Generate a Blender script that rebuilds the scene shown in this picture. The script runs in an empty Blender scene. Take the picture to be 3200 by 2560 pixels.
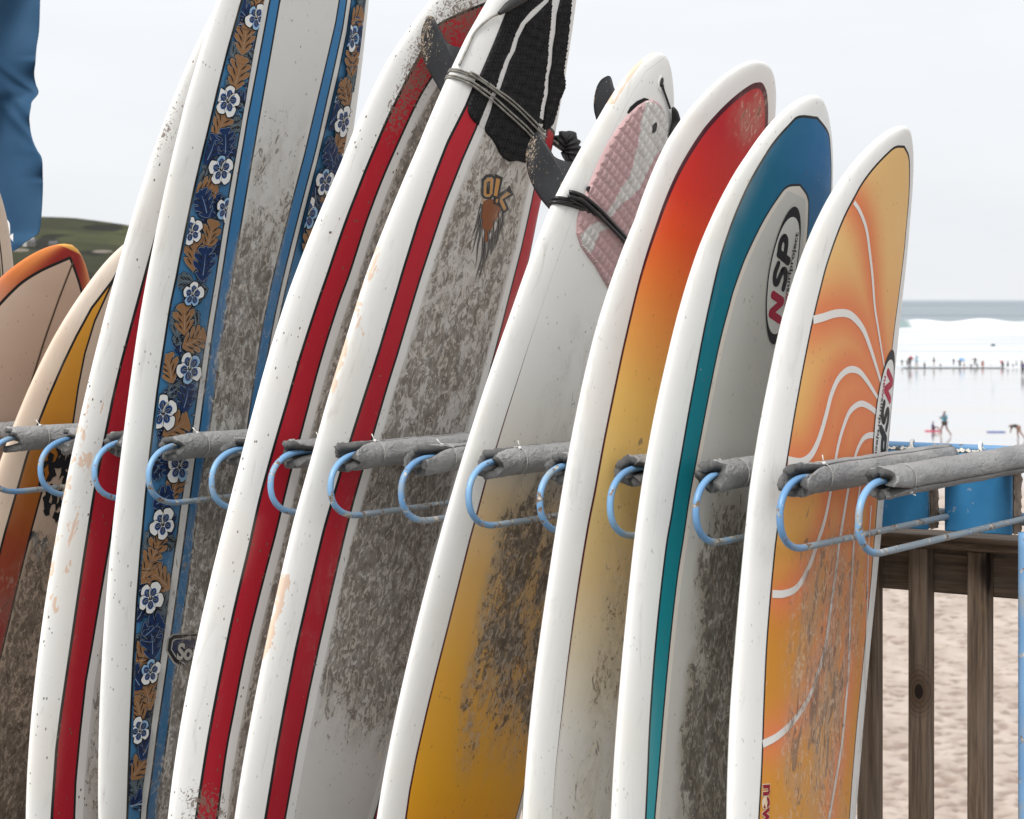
import bpy, math, random
import numpy as np
from mathutils import Vector, Matrix
from mathutils.geometry import tessellate_polygon
random.seed(7); rng = np.random.default_rng(5)
SC = bpy.context.scene
COL = SC.collection
# ------------------------------------------------------------------ camera, sky, sun, exposure
EYE = 1.62
F, CX, HY = 6666.0, 1600.0, 935.0            # the photograph's lens in its own pixels
cd = bpy.data.cameras.new('camera'); cam = bpy.data.objects.new('camera', cd); COL.objects.link(cam)
cam.location = (0, 0, EYE); cam.rotation_euler = (math.radians(90), 0, 0)
cd.sensor_width = 36; cd.lens = 75; cd.shift_y = -345 / 3200.0
cd.clip_start = 0.05; cd.clip_end = 60000
cd.dof.use_dof = True; cd.dof.focus_distance = 4.9; cd.dof.aperture_fstop = 11
SC.camera = cam
SC.view_settings.view_transform = 'Standard'; SC.view_settings.look = 'None'
SC.view_settings.exposure = 1.2; SC.view_settings.gamma = 1; SC.view_settings.use_curve_mapping = False
SUN_EL, SUN_AZ = math.radians(48), math.radians(207)    # azimuth clockwise from +Y: behind and to the left
w = bpy.data.worlds.new('World'); SC.world = w; w.use_nodes = True
nt = w.node_tree; nt.nodes.clear()
sky = nt.nodes.new('ShaderNodeTexSky'); sky.sky_type = 'NISHITA'; sky.sun_disc = False
sky.sun_elevation = SUN_EL; sky.sun_rotation = SUN_AZ; sky.air_density = 1.0; sky.dust_density = 2.5
tc = nt.nodes.new('ShaderNodeTexCoord'); mp = nt.nodes.new('ShaderNodeMapping'); mp.inputs['Scale'].default_value = (1, 1, 4.5)
nz = nt.nodes.new('ShaderNodeTexNoise'); nz.inputs['Scale'].default_value = 2.2; nz.inputs['Detail'].default_value = 5; nz.inputs['Roughness'].default_value = .5
cr = nt.nodes.new('ShaderNodeValToRGB')
cr.color_ramp.elements[0].position = .3; cr.color_ramp.elements[0].color = (5.15, 5.3, 5.55, 1)
cr.color_ramp.elements[1].position = .72; cr.color_ramp.elements[1].color = (6.1, 6.17, 6.3, 1)
mx = nt.nodes.new('ShaderNodeMix'); mx.data_type = 'RGBA'; mx.inputs[0].default_value = .93
bg = nt.nodes.new('ShaderNodeBackground'); bg.inputs[1].default_value = .0718
wo = nt.nodes.new('ShaderNodeOutputWorld')
nt.links.new(tc.outputs['Generated'], mp.inputs[0]); nt.links.new(mp.outputs[0], nz.inputs['Vector'])
nt.links.new(nz.outputs['Fac'], cr.inputs[0]); nt.links.new(sky.outputs[0], mx.inputs[6]); nt.links.new(cr.outputs[0], mx.inputs[7])
nt.links.new(mx.outputs[2], bg.inputs[0]); nt.links.new(bg.outputs[0], wo.inputs[0])
sd = bpy.data.lights.new('sun', 'SUN'); so = bpy.data.objects.new('sun', sd); COL.objects.link(so)
sd.energy = 1.5; sd.angle = math.radians(22); sd.color = (1, .975, .94)
sv = Vector((math.sin(SUN_AZ) * math.cos(SUN_EL), math.cos(SUN_AZ) * math.cos(SUN_EL), math.sin(SUN_EL)))
so.rotation_euler = sv.to_track_quat('Z', 'Y').to_euler(); so.location = (0, -5, 12)

# ------------------------------------------------------------------ directions of the place
Z0 = 3.9
R_ = np.array([-.830, .558, 0.]); E_ = np.array([.558, .830, 0.]); N_ = -R_; U_ = np.array([0, 0, 1.])
P0 = np.array([.1625 * Z0, Z0, 0.])          # front of the nearest hoop, on the ground
ZT, ZB = 1.280, 1.146                         # upper and lower bar of a hoop
TT = [2.117, 1.938, 1.766, 1.574, 1.402, 1.234, 1.044, 0.871, 0.696, 0.531, 0.339, 0.16, -0.0]
def W(t, e, z): return P0 + R_ * t + E_ * e + U_ * z
def proj(P):
    P = np.asarray(P); return np.stack([CX + F * P[..., 0] / P[..., 1], HY - F * (P[..., 2] - EYE) / P[..., 1]], -1)
def ray(px, py): return np.array([(px - CX) / F, 1.0, -(py - HY) / F])
CAMP = np.array([0, 0, EYE])
def at(px, py, depth): return CAMP + ray(px, py) * depth
def on_e(px, py, e):
    """point of the upright plane that runs along the rack at distance e behind the hoop fronts"""
    d = ray(px, py); k = (e + P0 @ E_ - CAMP @ E_) / (d @ E_); return CAMP + d * k

# ------------------------------------------------------------------ helpers: objects
def finish(o, label=None, cat=None, group=None, kind=None):
    if label: o['label'] = label
    if cat: o['category'] = cat
    if group: o['group'] = group
    if kind: o['kind'] = kind
    return o
def empty(name, loc, label, cat, group=None):
    o = bpy.data.objects.new(name, None); COL.objects.link(o); o.location = loc; o.empty_display_size = .1
    return finish(o, label, cat, group)
def meshobj(name, V, Fc, mats, parent=None, smooth=True, attrs=None, midx=None, **kw):
    me = bpy.data.meshes.new(name)
    V = np.asarray(V, float)
    if parent is not None: V = V - np.array(parent_world(parent))
    me.from_pydata([tuple(v) for v in V], [], [tuple(int(i) for i in f) for f in Fc])
    if not isinstance(mats, (list, tuple)): mats = [mats]
    for m in mats: me.materials.append(m)
    if smooth: me.polygons.foreach_set('use_smooth', [True] * len(me.polygons))
    if midx is not None: me.polygons.foreach_set('material_index', [int(i) for i in midx])
    for k, a in (attrs or {}).items():
        a = np.asarray(a, np.float32)
        if a.ndim == 1:
            me.attributes.new(k, 'FLOAT', 'POINT').data.foreach_set('value', a)
        else:
            me.attributes.new(k, 'FLOAT_VECTOR', 'POINT').data.foreach_set('vector', a[:, :3].ravel())
    me.update()
    o = bpy.data.objects.new(name, me); COL.objects.link(o)
    if parent is not None: o.parent = parent
    return finish(o, **kw)
def parent_world(p):
    x = np.zeros(3)
    while p is not None: x = x + np.array(p.location); p = p.parent
    return x
def sweep(pts, rad, n=10, closed=False, caps=True):
    pts = np.asarray(pts, float); m = len(pts)
    rad = np.broadcast_to(np.asarray(rad, float), (m,))
    t = np.gradient(pts, axis=0) if not closed else np.roll(pts, -1, 0) - np.roll(pts, 1, 0)
    t /= np.linalg.norm(t, axis=1)[:, None] + 1e-12
    ref = np.array([0, 0, 1.]) if abs(t[0][2]) < .9 else np.array([1., 0, 0])
    u = ref - t[0] * (ref @ t[0]); u /= np.linalg.norm(u)
    V = []; ang = np.linspace(0, 2 * np.pi, n, endpoint=False)
    for i in range(m):
        u = u - t[i] * (u @ t[i]); u /= np.linalg.norm(u); v = np.cross(t[i], u)
        V.append(pts[i] + rad[i] * (np.cos(ang)[:, None] * u + np.sin(ang)[:, None] * v))
    V = np.concatenate(V); Fc = []
    for i in range(m if closed else m - 1):
        a = i * n; b = ((i + 1) % m) * n
        for j in range(n): Fc.append((a + j, a + (j + 1) % n, b + (j + 1) % n, b + j))
    if caps and not closed:
        Fc.append(tuple(range(n - 1, -1, -1))); Fc.append(tuple((m - 1) * n + j for j in range(n)))
    return V, Fc
def boxvf(c, ax, ay, az, hx, hy, hz, bev=0.0):
    """box about c with half sizes along three axes, edges eased when bev > 0"""
    if bev <= 0:
        V = [c + sx * hx * ax + sy * hy * ay + sz * hz * az for sx in (-1, 1) for sy in (-1, 1) for sz in (-1, 1)]
        Fc = [(0, 1, 3, 2), (4, 6, 7, 5), (0, 4, 5, 1), (2, 3, 7, 6), (0, 2, 6, 4), (1, 5, 7, 3)]
        return np.array(V), Fc
    V = []; prof = []
    for sx, sy in ((-1, -1), (1, -1), (1, 1), (-1, 1)):
        a = (sx * hx, sy * (hy - bev)); b = (sx * (hx - bev), sy * hy)
        prof += [a, b] if sx * sy > 0 else [b, a]
    prof = [( x, y) for x, y in prof]
    ordp = sorted(prof, key=lambda q: math.atan2(q[1], q[0])); n = 8
    for z, k in ((-hz, 1 - bev / max(hx, hy) * 1.0), (-hz + bev, 1), (hz - bev, 1), (hz, 1 - bev / max(hx, hy) * 1.0)):
        for x, y in ordp:
            xx = math.copysign(max(abs(x) - (bev if k < 1 else 0), 0), x); yy = math.copysign(max(abs(y) - (bev if k < 1 else 0), 0), y)
            V.append(c + xx * ax + yy * ay + z * az)
    Fc = []
    for i in range(3):
        for j in range(n): Fc.append((i * n + j, i * n + (j + 1) % n, (i + 1) * n + (j + 1) % n, (i + 1) * n + j))
    Fc.append(tuple(range(n - 1, -1, -1))); Fc.append(tuple(3 * n + j for j in range(n)))
    return np.array(V), Fc
def join(parts):
    V = []; Fc = []; o = 0
    for v, f in parts:
        V.append(np.asarray(v)); Fc += [tuple(i + o for i in q) for q in f]; o += len(v)
    return np.concatenate(V), Fc
def smoothpoly(P, n):
    """Catmull-Rom through points, resampled to n"""
    P = np.asarray(P, float)
    if len(P) < 3: return np.stack([np.interp(np.linspace(0, 1, n), np.linspace(0, 1, len(P)), P[:, k]) for k in range(P.shape[1])], 1)
    Q = np.vstack([2 * P[0] - P[1], P, 2 * P[-1] - P[-2]]); out = []
    for i in range(1, len(Q) - 2):
        for t in np.linspace(0, 1, 12, endpoint=False):
            a, b, c, d = Q[i - 1:i + 3]
            out.append(.5 * ((2 * b) + (c - a) * t + (2 * a - 5 * b + 4 * c - d) * t * t + (-a + 3 * b - 3 * c + d) * t ** 3))
    out.append(P[-1]); out = np.array(out)
    L = np.r_[0, np.cumsum(np.linalg.norm(np.diff(out, axis=0), axis=1))]
    s = np.linspace(0, L[-1], n)
    return np.stack([np.interp(s, L, out[:, k]) for k in range(P.shape[1])], 1)
def PX(s): return np.array([list(map(float, q.split(','))) for q in s.split()])
def C2(s): return PX(s) / 1.96 + np.array([1000, 0])     # readings off enlarged crops
def C1(s): return PX(s) / 1.96

# ------------------------------------------------------------------ helpers: node materials
class NT:
    def __init__(s, name):
        s.m = bpy.data.materials.new(name); s.m.use_nodes = True; s.t = s.m.node_tree; s.t.nodes.clear()
        s.out = s.t.nodes.new('ShaderNodeOutputMaterial'); s.b = s.t.nodes.new('ShaderNodeBsdfPrincipled')
        s.t.links.new(s.b.outputs[0], s.out.inputs[0])
    def L(s, a, b): s.t.links.new(a, b)
    def put(s, inp, v):
        if isinstance(v, bpy.types.NodeSocket): s.L(v, inp)
        elif inp.type == 'RGBA' and not isinstance(v, (int, float)): inp.default_value = (*v[:3], 1)
        else: inp.default_value = v
    def attr(s, n, vec=False):
        a = s.t.nodes.new('ShaderNodeAttribute'); a.attribute_name = n; return a.outputs['Vector' if vec else 'Fac']
    def math(s, op, a, b=0.0, c=0.0):
        n = s.t.nodes.new('ShaderNodeMath'); n.operation = op; s.put(n.inputs[0], a); s.put(n.inputs[1], b); s.put(n.inputs[2], c); return n.outputs[0]
    def add(s, a, b): return s.math('ADD', a, b)
    def mul(s, a, b): return s.math('MULTIPLY', a, b)
    def sub(s, a, b): return s.math('SUBTRACT', a, b)
    def mx(s, a, b): return s.math('MAXIMUM', a, b)
    def step(s, v, lo, hi, a=0.0, b=1.0):
        n = s.t.nodes.new('ShaderNodeMapRange'); n.interpolation_type = 'SMOOTHSTEP'
        for i, q in enumerate((v, lo, hi, a, b)): s.put(n.inputs[i], q)
        return n.outputs[0]
    def mix(s, f, a, b, mode='MIX'):
        n = s.t.nodes.new('ShaderNodeMix'); n.data_type = 'RGBA'; n.blend_type = mode
        s.put(n.inputs[0], f); s.put(n.inputs[6], a); s.put(n.inputs[7], b); return n.outputs[2]
    def comb(s, x, y, z=0.0):
        n = s.t.nodes.new('ShaderNodeCombineXYZ'); s.put(n.inputs[0], x); s.put(n.inputs[1], y); s.put(n.inputs[2], z); return n.outputs[0]
    def obj(s): return s.t.nodes.new('ShaderNodeTexCoord').outputs['Object']
    def gen(s): return s.t.nodes.new('ShaderNodeTexCoord').outputs['Generated']
    def geo(s): return s.t.nodes.new('ShaderNodeNewGeometry')
    def mapv(s, v, sc=(1, 1, 1), loc=(0, 0, 0), rot=(0, 0, 0)):
        n = s.t.nodes.new('ShaderNodeMapping'); s.put(n.inputs[0], v); n.inputs['Scale'].default_value = sc; n.inputs['Location'].default_value = loc
        n.inputs['Rotation'].default_value = rot; return n.outputs[0]
    def noise(s, v, sc, det=3, rough=.5, dist=0.0):
        n = s.t.nodes.new('ShaderNodeTexNoise'); s.put(n.inputs['Vector'], v); n.inputs['Scale'].default_value = sc
        n.inputs['Detail'].default_value = det; n.inputs['Roughness'].default_value = rough; n.inputs['Distortion'].default_value = dist; return n.outputs['Fac']
    def voro(s, v, sc, feat='F1', rnd=1.0):
        n = s.t.nodes.new('ShaderNodeTexVoronoi'); n.feature = feat; s.put(n.inputs['Vector'], v); n.inputs['Scale'].default_value = sc
        n.inputs['Randomness'].default_value = rnd; return n.outputs['Distance']
    def ramp(s, f, stops):
        n = s.t.nodes.new('ShaderNodeValToRGB'); s.put(n.inputs[0], f); e = n.color_ramp.elements
        while len(e) < len(stops): e.new(.5)
        for q, (p, c) in zip(e, sorted(stops, key=lambda q: q[0])): q.position = p; q.color = (*c, 1)
        return n.outputs[0]
    def bump(s, h, strength=.3, dist=.002):
        n = s.t.nodes.new('ShaderNodeBump'); s.put(n.inputs['Height'], h); n.inputs['Strength'].default_value = strength; n.inputs['Distance'].default_value = dist
        s.L(n.outputs[0], s.b.inputs['Normal'])
    def end(s, col, rough=.5, spec=.5, metal=0.0, coat=0.0):
        s.put(s.b.inputs['Base Color'], col); s.put(s.b.inputs['Roughness'], rough); s.put(s.b.inputs['Specular IOR Level'], spec)
        s.put(s.b.inputs['Metallic'], metal); s.put(s.b.inputs['Coat Weight'], coat); return s.m
def simple(name, col, rough=.5, var=.15, scale=30, spec=.5, bump=0.0, bs=200, metal=0.0):
    n = NT(name); p = n.obj(); f = n.noise(p, scale, 4)
    c = n.mix(n.step(f, .3, .7), tuple(x * (1 - var) for x in col), tuple(min(1, x * (1 + var)) for x in col))
    if bump: n.bump(n.noise(p, bs, 3), bump, .002)
    return n.end(c, rough, spec, metal)
def srgb(r, g, b, k=1.0):
    f = lambda c: ((c / 255 + .055) / 1.055) ** 2.4 if c > 10 else c / 255 / 12.92
    return (f(r) * k, f(g) * k, f(b) * k)

def dirt_nodes(n, col, seed=0.0, dark=(.105, .081, .062), light=(.40, .365, .32), amount=1.0, stretch=1.0):
    """grime on a board face: flakes of old wax and mud, held where the 'dirt' attribute says"""
    a, v, d = n.attr('ba'), n.attr('bv'), n.attr('dirt')
    p = n.comb(a, n.mul(v, .62 / stretch), seed)
    f1 = n.noise(p, 34, 4, .62, 1.5); f2 = n.noise(p, 88, 3, .6, .9); lo = n.noise(p, 6.5, 4, .6, .6); mid = n.noise(p, 17, 5, .66, 1.2)
    dd = n.mul(d, n.step(lo, .30, .62, .62, 1.18)); dd = n.mul(dd, amount)
    smear = n.mul(n.step(dd, .16, .80), n.step(mid, .34, .60, .25, .95))
    col = n.mix(smear, col, light)
    th = n.step(dd, 0.0, 1.0, .72, .455)
    m1 = n.step(n.sub(f1, th), -.02, .045); m2 = n.step(n.sub(f2, n.add(th, .02)), -.01, .05)
    m = n.mul(n.mx(m1, n.mul(m2, .85)), n.step(d, .02, .12))
    dc = n.mix(n.step(n.noise(p, 52, 3, .6), .38, .62), dark, tuple(.55 * x + .45 * y for x, y in zip(dark, light)))
    col = n.mix(n.mul(m, .76), col, dc)
    f3 = n.noise(n.comb(n.mul(a, 1.0), n.mul(v, .5), seed + 7), 62, 3, .55, 1.8)
    col = n.mix(n.mul(n.mul(n.step(f3, .565, .615), n.step(dd, .2, .55)), .60), col, tuple(min(1, x * 1.65) for x in light))
    return col, m
def rail_nodes(n, col, seed=0.0, specks=1.0):
    """scuffs, pinholes and chips that lie round the rails"""
    a, v, b = n.attr('ba'), n.attr('bv'), n.attr('bn')
    p = n.comb(n.add(a, n.mul(b, .035)), v, seed + 3)
    sp = n.step(n.voro(n.mapv(p, (1, .7, 1)), 58), .17, .10); gate = n.step(n.noise(p, 9, 3), .47, .57)
    col = n.mix(n.mul(n.mul(sp, gate), .75 * specks), col, (.13, .09, .06))
    sp2 = n.step(n.noise(p, 190, 2, .5, .5), .735, .76); col = n.mix(n.mul(sp2, n.mul(n.step(n.noise(p, 7, 2), .5, .62), .7 * specks)), col, (.2, .15, .11))
    col = n.mix(n.mul(n.mul(n.step(n.noise(p, 3.2, 3), .50, .68), n.step(b, .85, .5)), .22), col, (.76, .69, .56))
    sm = n.step(n.noise(n.mapv(p, (1.4, .35, 1)), 22, 5, .65, .8), .52, .78); col = n.mix(n.mul(n.mul(sm, n.step(b, .85, .5)), .34), col, (.40, .36, .31))
    ch = n.attr('chip'); e = n.noise(n.mapv(p, (1, .45, 1)), 34, 4, .6, .6)
    cm = n.step(n.add(e, n.mul(ch, .34)), .745, .762)
    col = n.mix(n.mul(cm, .8), col, (.72, .50, .36))
    mu = n.attr('mud'); f = n.noise(p, 46, 5, .66, 2.6)
    mm = n.mul(n.step(n.sub(f, n.step(mu, 0.0, 1.0, .78, .44)), 0.0, .03), n.step(mu, .02, .1))
    return n.mix(n.mul(mm, .85), col, (.185, .135, .105)), mm
WHITE = (.80, .80, .775)

def board_mat(name, fills, lines, seed, base=WHITE, specks=1.0, dirtkw={}, glow=None, extra=None, rough=.38):
    n = NT(name); v = n.attr('bv'); bn = n.attr('bn'); deck = n.step(bn, .05, .2)
    col = base
    if extra: col = extra(n, col)
    for at_, fill in fills:
        f = n.ramp(v01(n, fill), fill['stops']) if isinstance(fill, dict) else fill
        if isinstance(fill, dict) and 'side' in fill:
            f2 = n.ramp(v01(n, fill), fill['side']); f = n.mix(n.step(n.attr('ba'), -.16, .12), f2, f)
        if isinstance(fill, dict) and fill.get('glow'):
            f = n.mix(n.mul(n.attr('glow'), n.step(n.noise(n.comb(n.attr('ba'), n.attr('bv'), 5.0), 11, 4, .6, .5), .25, .6, n.step(n.attr('bv'), 1.0, 1.3, .35, 1.0), 1.0)), f, fill['glow'])
        col = n.mix(n.mul(n.step(n.attr(at_), .0005, -.0005), deck), col, f)
    for at_, c, hw, *rest in lines:
        d = n.math('ABSOLUTE', n.add(n.attr(at_), rest[1] if len(rest) > 1 else 0.0))
        h = hw
        if rest and rest[0]:
            v0, v1, k = rest[0]; h = n.add(hw, n.step(v, v0, v1, 0.0, k))
        m = n.mul(n.step(n.sub(d, h), .0005, -.0005), deck)
        col = n.mix(m, col, c)
    col, m1 = dirt_nodes(n, col, seed, **dirtkw)
    col, m2 = rail_nodes(n, col, seed, specks)
    p = n.comb(n.add(n.attr('ba'), n.mul(bn, .035)), v, seed)
    hgt = n.add(n.mul(n.noise(p, 8, 3), 1.2), n.add(n.mul(n.mx(m1, m2), .25), n.mul(n.noise(p, 240, 2), .05)))
    n.bump(hgt, .35, .0022)
    r = n.add(rough, n.add(n.mul(n.noise(p, 30, 3), .18), n.mul(n.mx(m1, m2), .35)))
    return n.end(col, r, .20)
def v01(n, fill): return n.math('DIVIDE', n.attr('bv'), 3.0)     # ramps are laid out over 0..3 m

def film_mat(name, seed, dirtkw={}):
    n = NT(name); c = n.attr('col', True); c, m = dirt_nodes(n, c, seed, **dirtkw); c, m2 = rail_nodes(n, c, seed, .3)
    return n.end(c, .5, .14)

M = {}
def mats():
    n = NT('blue_tube_paint'); p = n.obj(); wr = n.attr('wear')
    a = n.noise(p, 38, 5, .62, .8); b = n.noise(p, 13, 3); big = n.noise(p, 5, 2)
    c = n.mix(n.step(big, .3, .7), (.125, .275, .49), (.20, .38, .60))
    pale = n.step(n.add(b, n.mul(wr, .36)), .55, .78); c = n.mix(n.mul(pale, .72), c, (.30, .315, .29))
    chips = n.step(n.add(a, n.mul(wr, .05)), .60, .615); c = n.mix(chips, c, n.mix(n.step(n.noise(p, 90, 2), .4, .6), (.50, .48, .43), (.17, .12, .085)))
    n.bump(n.mul(chips, -1.0), .5, .001); M['tube'] = n.end(c, n.add(.38, n.mul(pale, .3)), .5)
    n = NT('grey_foam'); p = n.obj(); q = n.attr('pc', True)
    a = n.noise(n.mapv(q, (1, .5, 1)), 70, 5, .7, .5); b = n.noise(p, 7, 3)
    c = n.mix(n.step(b, .3, .7), (.25, .25, .25), (.335, .333, .33)); c = n.mix(n.mul(n.step(a, .5, .75), .4), c, (.40, .395, .385))
    c = n.mix(n.mul(n.step(n.noise(q, 30, 3), .62, .72), .4), c, (.16, .155, .15)); c = n.mix(n.attr('cut'), c, (.14, .138, .135))
    n.bump(n.add(n.mul(a, 1.2), n.add(n.mul(n.noise(q, 200, 3), .5), n.mul(n.noise(n.mapv(q, (1, .35, 1)), 28, 4, .7, 1.2), 1.5))), .9, .0045); M['foam'] = n.end(c, .9, .2)
    M['tie'] = simple('white_cable_tie', (.72, .71, .68), .4, .1)
    M['tiegrey'] = simple('grimy_cable_tie', (.33, .325, .31), .5, .25, 60)
    M['wirecord'] = simple('grey_cord', (.22, .21, .185), .3, .3, 60)
    M['blackcord'] = simple('black_cord', (.012, .012, .013), .35, .3, 60)
    M['black'] = simple('black_rubber', (.014, .014, .015), .6, .3, 60, bump=.4, bs=120)
    n = NT('fin_plastic'); p = n.obj(); w_ = n.attr('wearf')
    s1 = n.noise(n.mapv(p, (1, 1, .45)), 150, 3, .6, 2.4)
    c = n.mix(n.step(n.noise(p, 14, 3), .3, .7), (.009, .0095, .011), (.018, .019, .022))
    c = n.mix(n.mul(n.step(s1, n.step(w_, 0.0, 1.0, .68, .50), n.step(w_, 0.0, 1.0, .72, .55)), .75), c, (.42, .33, .24))
    n.bump(s1, .3, .001); M['fin'] = n.end(c, .5, .3)
    n = NT('pad_black_eva'); p = n.attr('pc', True); c = n.mix(n.step(n.noise(p, 60, 4), .4, .7), (.005, .005, .0055), (.013, .013, .0135)); M['padb'] = n.end(c, .75, .3)
    n = NT('pad_pink_eva'); p = n.attr('pc', True); c = n.attr('col', True)
    c = n.mix(n.mul(n.step(n.noise(p, 25, 4), .42, .7), .35), c, (.36, .30, .28)); c = n.mix(n.mul(n.step(n.attr('cut'), .15, .0), .38), c, (.30, .24, .23)); M['padp'] = n.end(c, .75, .3)
    # wood
    n = NT('weathered_timber'); p = n.attr('wc', True); idx = n.attr('seed')
    q = n.t.nodes.new('ShaderNodeVectorMath'); q.operation = 'ADD'; n.put(q.inputs[0], p); n.L(n.comb(n.mul(idx, 3.1), n.mul(idx, 7.7), n.mul(idx, 1.3)), q.inputs[1]); q = q.outputs[0]
    g = n.noise(n.mapv(q, (1, 1, .045)), 75, 5, .65, .35); g2 = n.noise(n.mapv(q, (1, 1, .12)), 16, 4, .6, 1.0); kn = n.voro(n.mapv(q, (1, 1, .32)), 4.6)
    c = n.mix(n.step(g, .32, .68), (.070, .047, .032), (.215, .155, .110)); c = n.mix(n.mul(n.step(g2, .4, .75), .55), c, (.21, .17, .14))
    kd = n.t.nodes.new('ShaderNodeVectorMath'); kd.operation = 'DISTANCE'; n.L(n.mapv(n.attr('wc', True), (1, .6, .62)), kd.inputs[0]); n.L(n.attr('knot', True), kd.inputs[1]); kk = kd.outputs['Value']; c = n.mix(n.step(kk, .045, .012), c, (.11, .070, .045)); c = n.mix(n.mul(n.step(n.math('SINE', n.mul(kk, 900.)), .2, .8), n.mul(n.step(kk, .05, .02), .5)), c, (.05, .032, .022)); c = n.mix(n.step(kk, .012, .009), c, (.018, .012, .009)); c = n.mix(n.step(kn, .10, .06), c, (.022, .014, .010)); c = n.mix(n.mul(n.step(n.math('ABSOLUTE', n.sub(kn, .135)), .03, .0), .4), c, (.18, .12, .075))
    n.bump(g, .45, .002); M['wood'] = n.end(c, .8, .25)
    n = NT('blue_board_paint'); p = n.obj(); c = n.mix(n.step(n.noise(p, 9, 4), .3, .7), (.018, .135, .29), (.030, .175, .355)); c = n.mix(n.mul(n.step(n.noise(p, 60, 3), .66, .7), .4), c, (.3, .33, .35)); n.bump(n.noise(p, 50, 3), .15, .001); M['bluep'] = n.end(c, .5, .35)
    M['chip'] = simple('raw_foam_core', (.62, .58, .50), .95, .2, 60, bump=.8, bs=90)
    M['ply'] = simple('sawn_board_edge', (.20, .155, .12), .9, .35, 45, bump=.8, bs=110)
mats()

# ------------------------------------------------------------------ the surfboards
BP = {
'J':dict(r0=0.2459,e0=0.3441,th=0.2304,Len=2.031,W=0.2955,T=0.07215,s1=0.006279,s2=0.07954,s3=0.07115,s4=0.03461,p=3.124,tt=1.591,pb=2.175,w0=0.02567,w1=-0.00224,w2=0.003934,w3=0.01791,w4=0.002333,k0=-0.001467,k1=0.001494,k2=0.001873,k3=-0.001661,k4=-0.002325,k5=0.002272),
'I':dict(r0=0.4323,e0=0.2573,th=0.1851,Len=2.075,W=0.299,T=0.0725,s1=0.05611,s2=0.09684,s3=0.04416,s4=0.007925,p=3.568,tt=1.674,pb=2.977,w0=0.01126,w1=-0.0007445,w2=0.006675,w3=0.0251,w4=0.01655,k0=0.0004781,k1=-0.001334,k2=0.0005535,k3=-0.001967,k4=0.004154,k5=-0.001619),
'H':dict(r0=0.6116,e0=0.2478,th=0.1861,Len=2.154,W=0.2918,T=0.07227,s1=0.07434,s2=0.07212,s3=0.05156,s4=0.03506,p=3.213,tt=1.995,pb=2.939,w0=0.004979,w1=-3.317e-05,w2=-0.02626,w3=0.03576,w4=0.006095,k0=-0.002208,k1=0.0001392,k2=3.237e-05,k3=0.003574,k4=-0.003782,k5=0.001333),
'G':dict(r0=0.9544,e0=0.3607,th=0.217,Len=2.225,W=0.2842,T=0.07213,s1=0.1777,s2=0.03563,s3=-0.008933,s4=0.005844,p=2.264,tt=1.828,pb=3.394,w0=-0.01196,w1=-0.007901,w2=0.01304,w3=-0.02292,w4=0.009658,k0=-0.0004476,k1=0.0002429,k2=0.002796,k3=-0.001409,k4=0.00135,k5=-0.0007307),
'F':dict(r0=1.312,e0=0.3278,th=0.2862,Len=2.75,W=0.2986,T=0.07273,s1=0.1034,s2=0.04447,s3=0.009828,s4=-0.01013,p=2.137,tt=1.31,pb=3.4,w0=0.02554,w1=-0.01176,w2=0.01678,w3=-0.01171,w4=-0.0006496,k0=-0.005538,k1=0.004227,k2=0.001811,k3=-0.002369,k4=0.0007865,k5=-1.47e-29),
'E':dict(r0=1.486,e0=0.2836,th=0.3816,Len=2.75,W=0.2873,T=0.07184,s1=0.01723,s2=0.05297,s3=0.01842,s4=0.0128,p=2.808,tt=1.868,pb=2.988,w0=0.008833,w1=-0.02447,w2=0.02544,w3=-0.003813,w4=-8.679e-28,k0=0.001633,k1=-0.002753,k2=0.003084,k3=-0.002148,k4=0.0008759,k5=0),
'D':dict(r0=1.848,e0=0.2987,th=0.1142,Len=2.85,W=0.3086,T=0.07306,s1=0.06601,s2=0.07205,s3=0.03199,s4=-0.02865,p=3.263,tt=1.989,pb=3.028,w0=0.01727,w1=0.04052,w2=0.01102,w3=0.00226,w4=0,k0=0.001065,k1=-0.00274,k2=0.002818,k3=-0.0008924,k4=0.0003627,k5=0),
'C':dict(r0=2.027,e0=0.2979,th=0.2245,Len=2.75,W=0.2846,T=0.07199,s1=0.05973,s2=0.05935,s3=0.01623,s4=-0.002159,p=2.599,tt=1.804,pb=2.9,w0=-0.01385,w1=-0.001578,w2=0.006301,w3=-0.002573,w4=0,k0=-0.001085,k1=0.00114,k2=0.0004117,k3=-0.000742,k4=0.0003356,k5=0),
'B':dict(r0=2.392,e0=0.4101,th=0.2505,Len=1.849,W=0.2842,T=0.07198,s1=0.09755,s2=0.04698,s3=0.03386,s4=-0.0002913,p=2.208,tt=1.573,pb=3,w0=0.00464,w1=0.0003652,w2=0.001191,w3=-0.009822,w4=0.0004731,k0=0,k1=-0.000575,k2=2.669e-05,k3=0.0001849,k4=0.00154,k5=-0.0005624),
'A':dict(r0=2.579,e0=0.27,th=0.3165,Len=1.856,W=0.2914,T=0.07204,s1=0.09382,s2=0.07908,s3=0.06638,s4=0.01088,p=3.167,tt=1.646,pb=3,w0=0,w1=0,w2=3.475e-23,w3=0.01709,w4=0.006742,k0=0,k1=0,k2=0,k3=-4.175e-05,k4=-0.002785,k5=0.002996),
'K':dict(r0=2.856,e0=0.3032,th=0.1397,Len=2.021,W=0.2855,T=0.07201,s1=0.01336,s2=0.03284,s3=0.03073,s4=-5.826e-05,p=2.64,tt=1.815,pb=3,w0=0,w1=0,w2=0.001631,w3=-0.001523,w4=0.001292,k0=0,k1=0,k2=0,k3=0.0002498,k4=-0.0001411,k5=6.966e-05),
}
ZP = 1.2
CE = 2.4          # how domed a deck is
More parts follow.
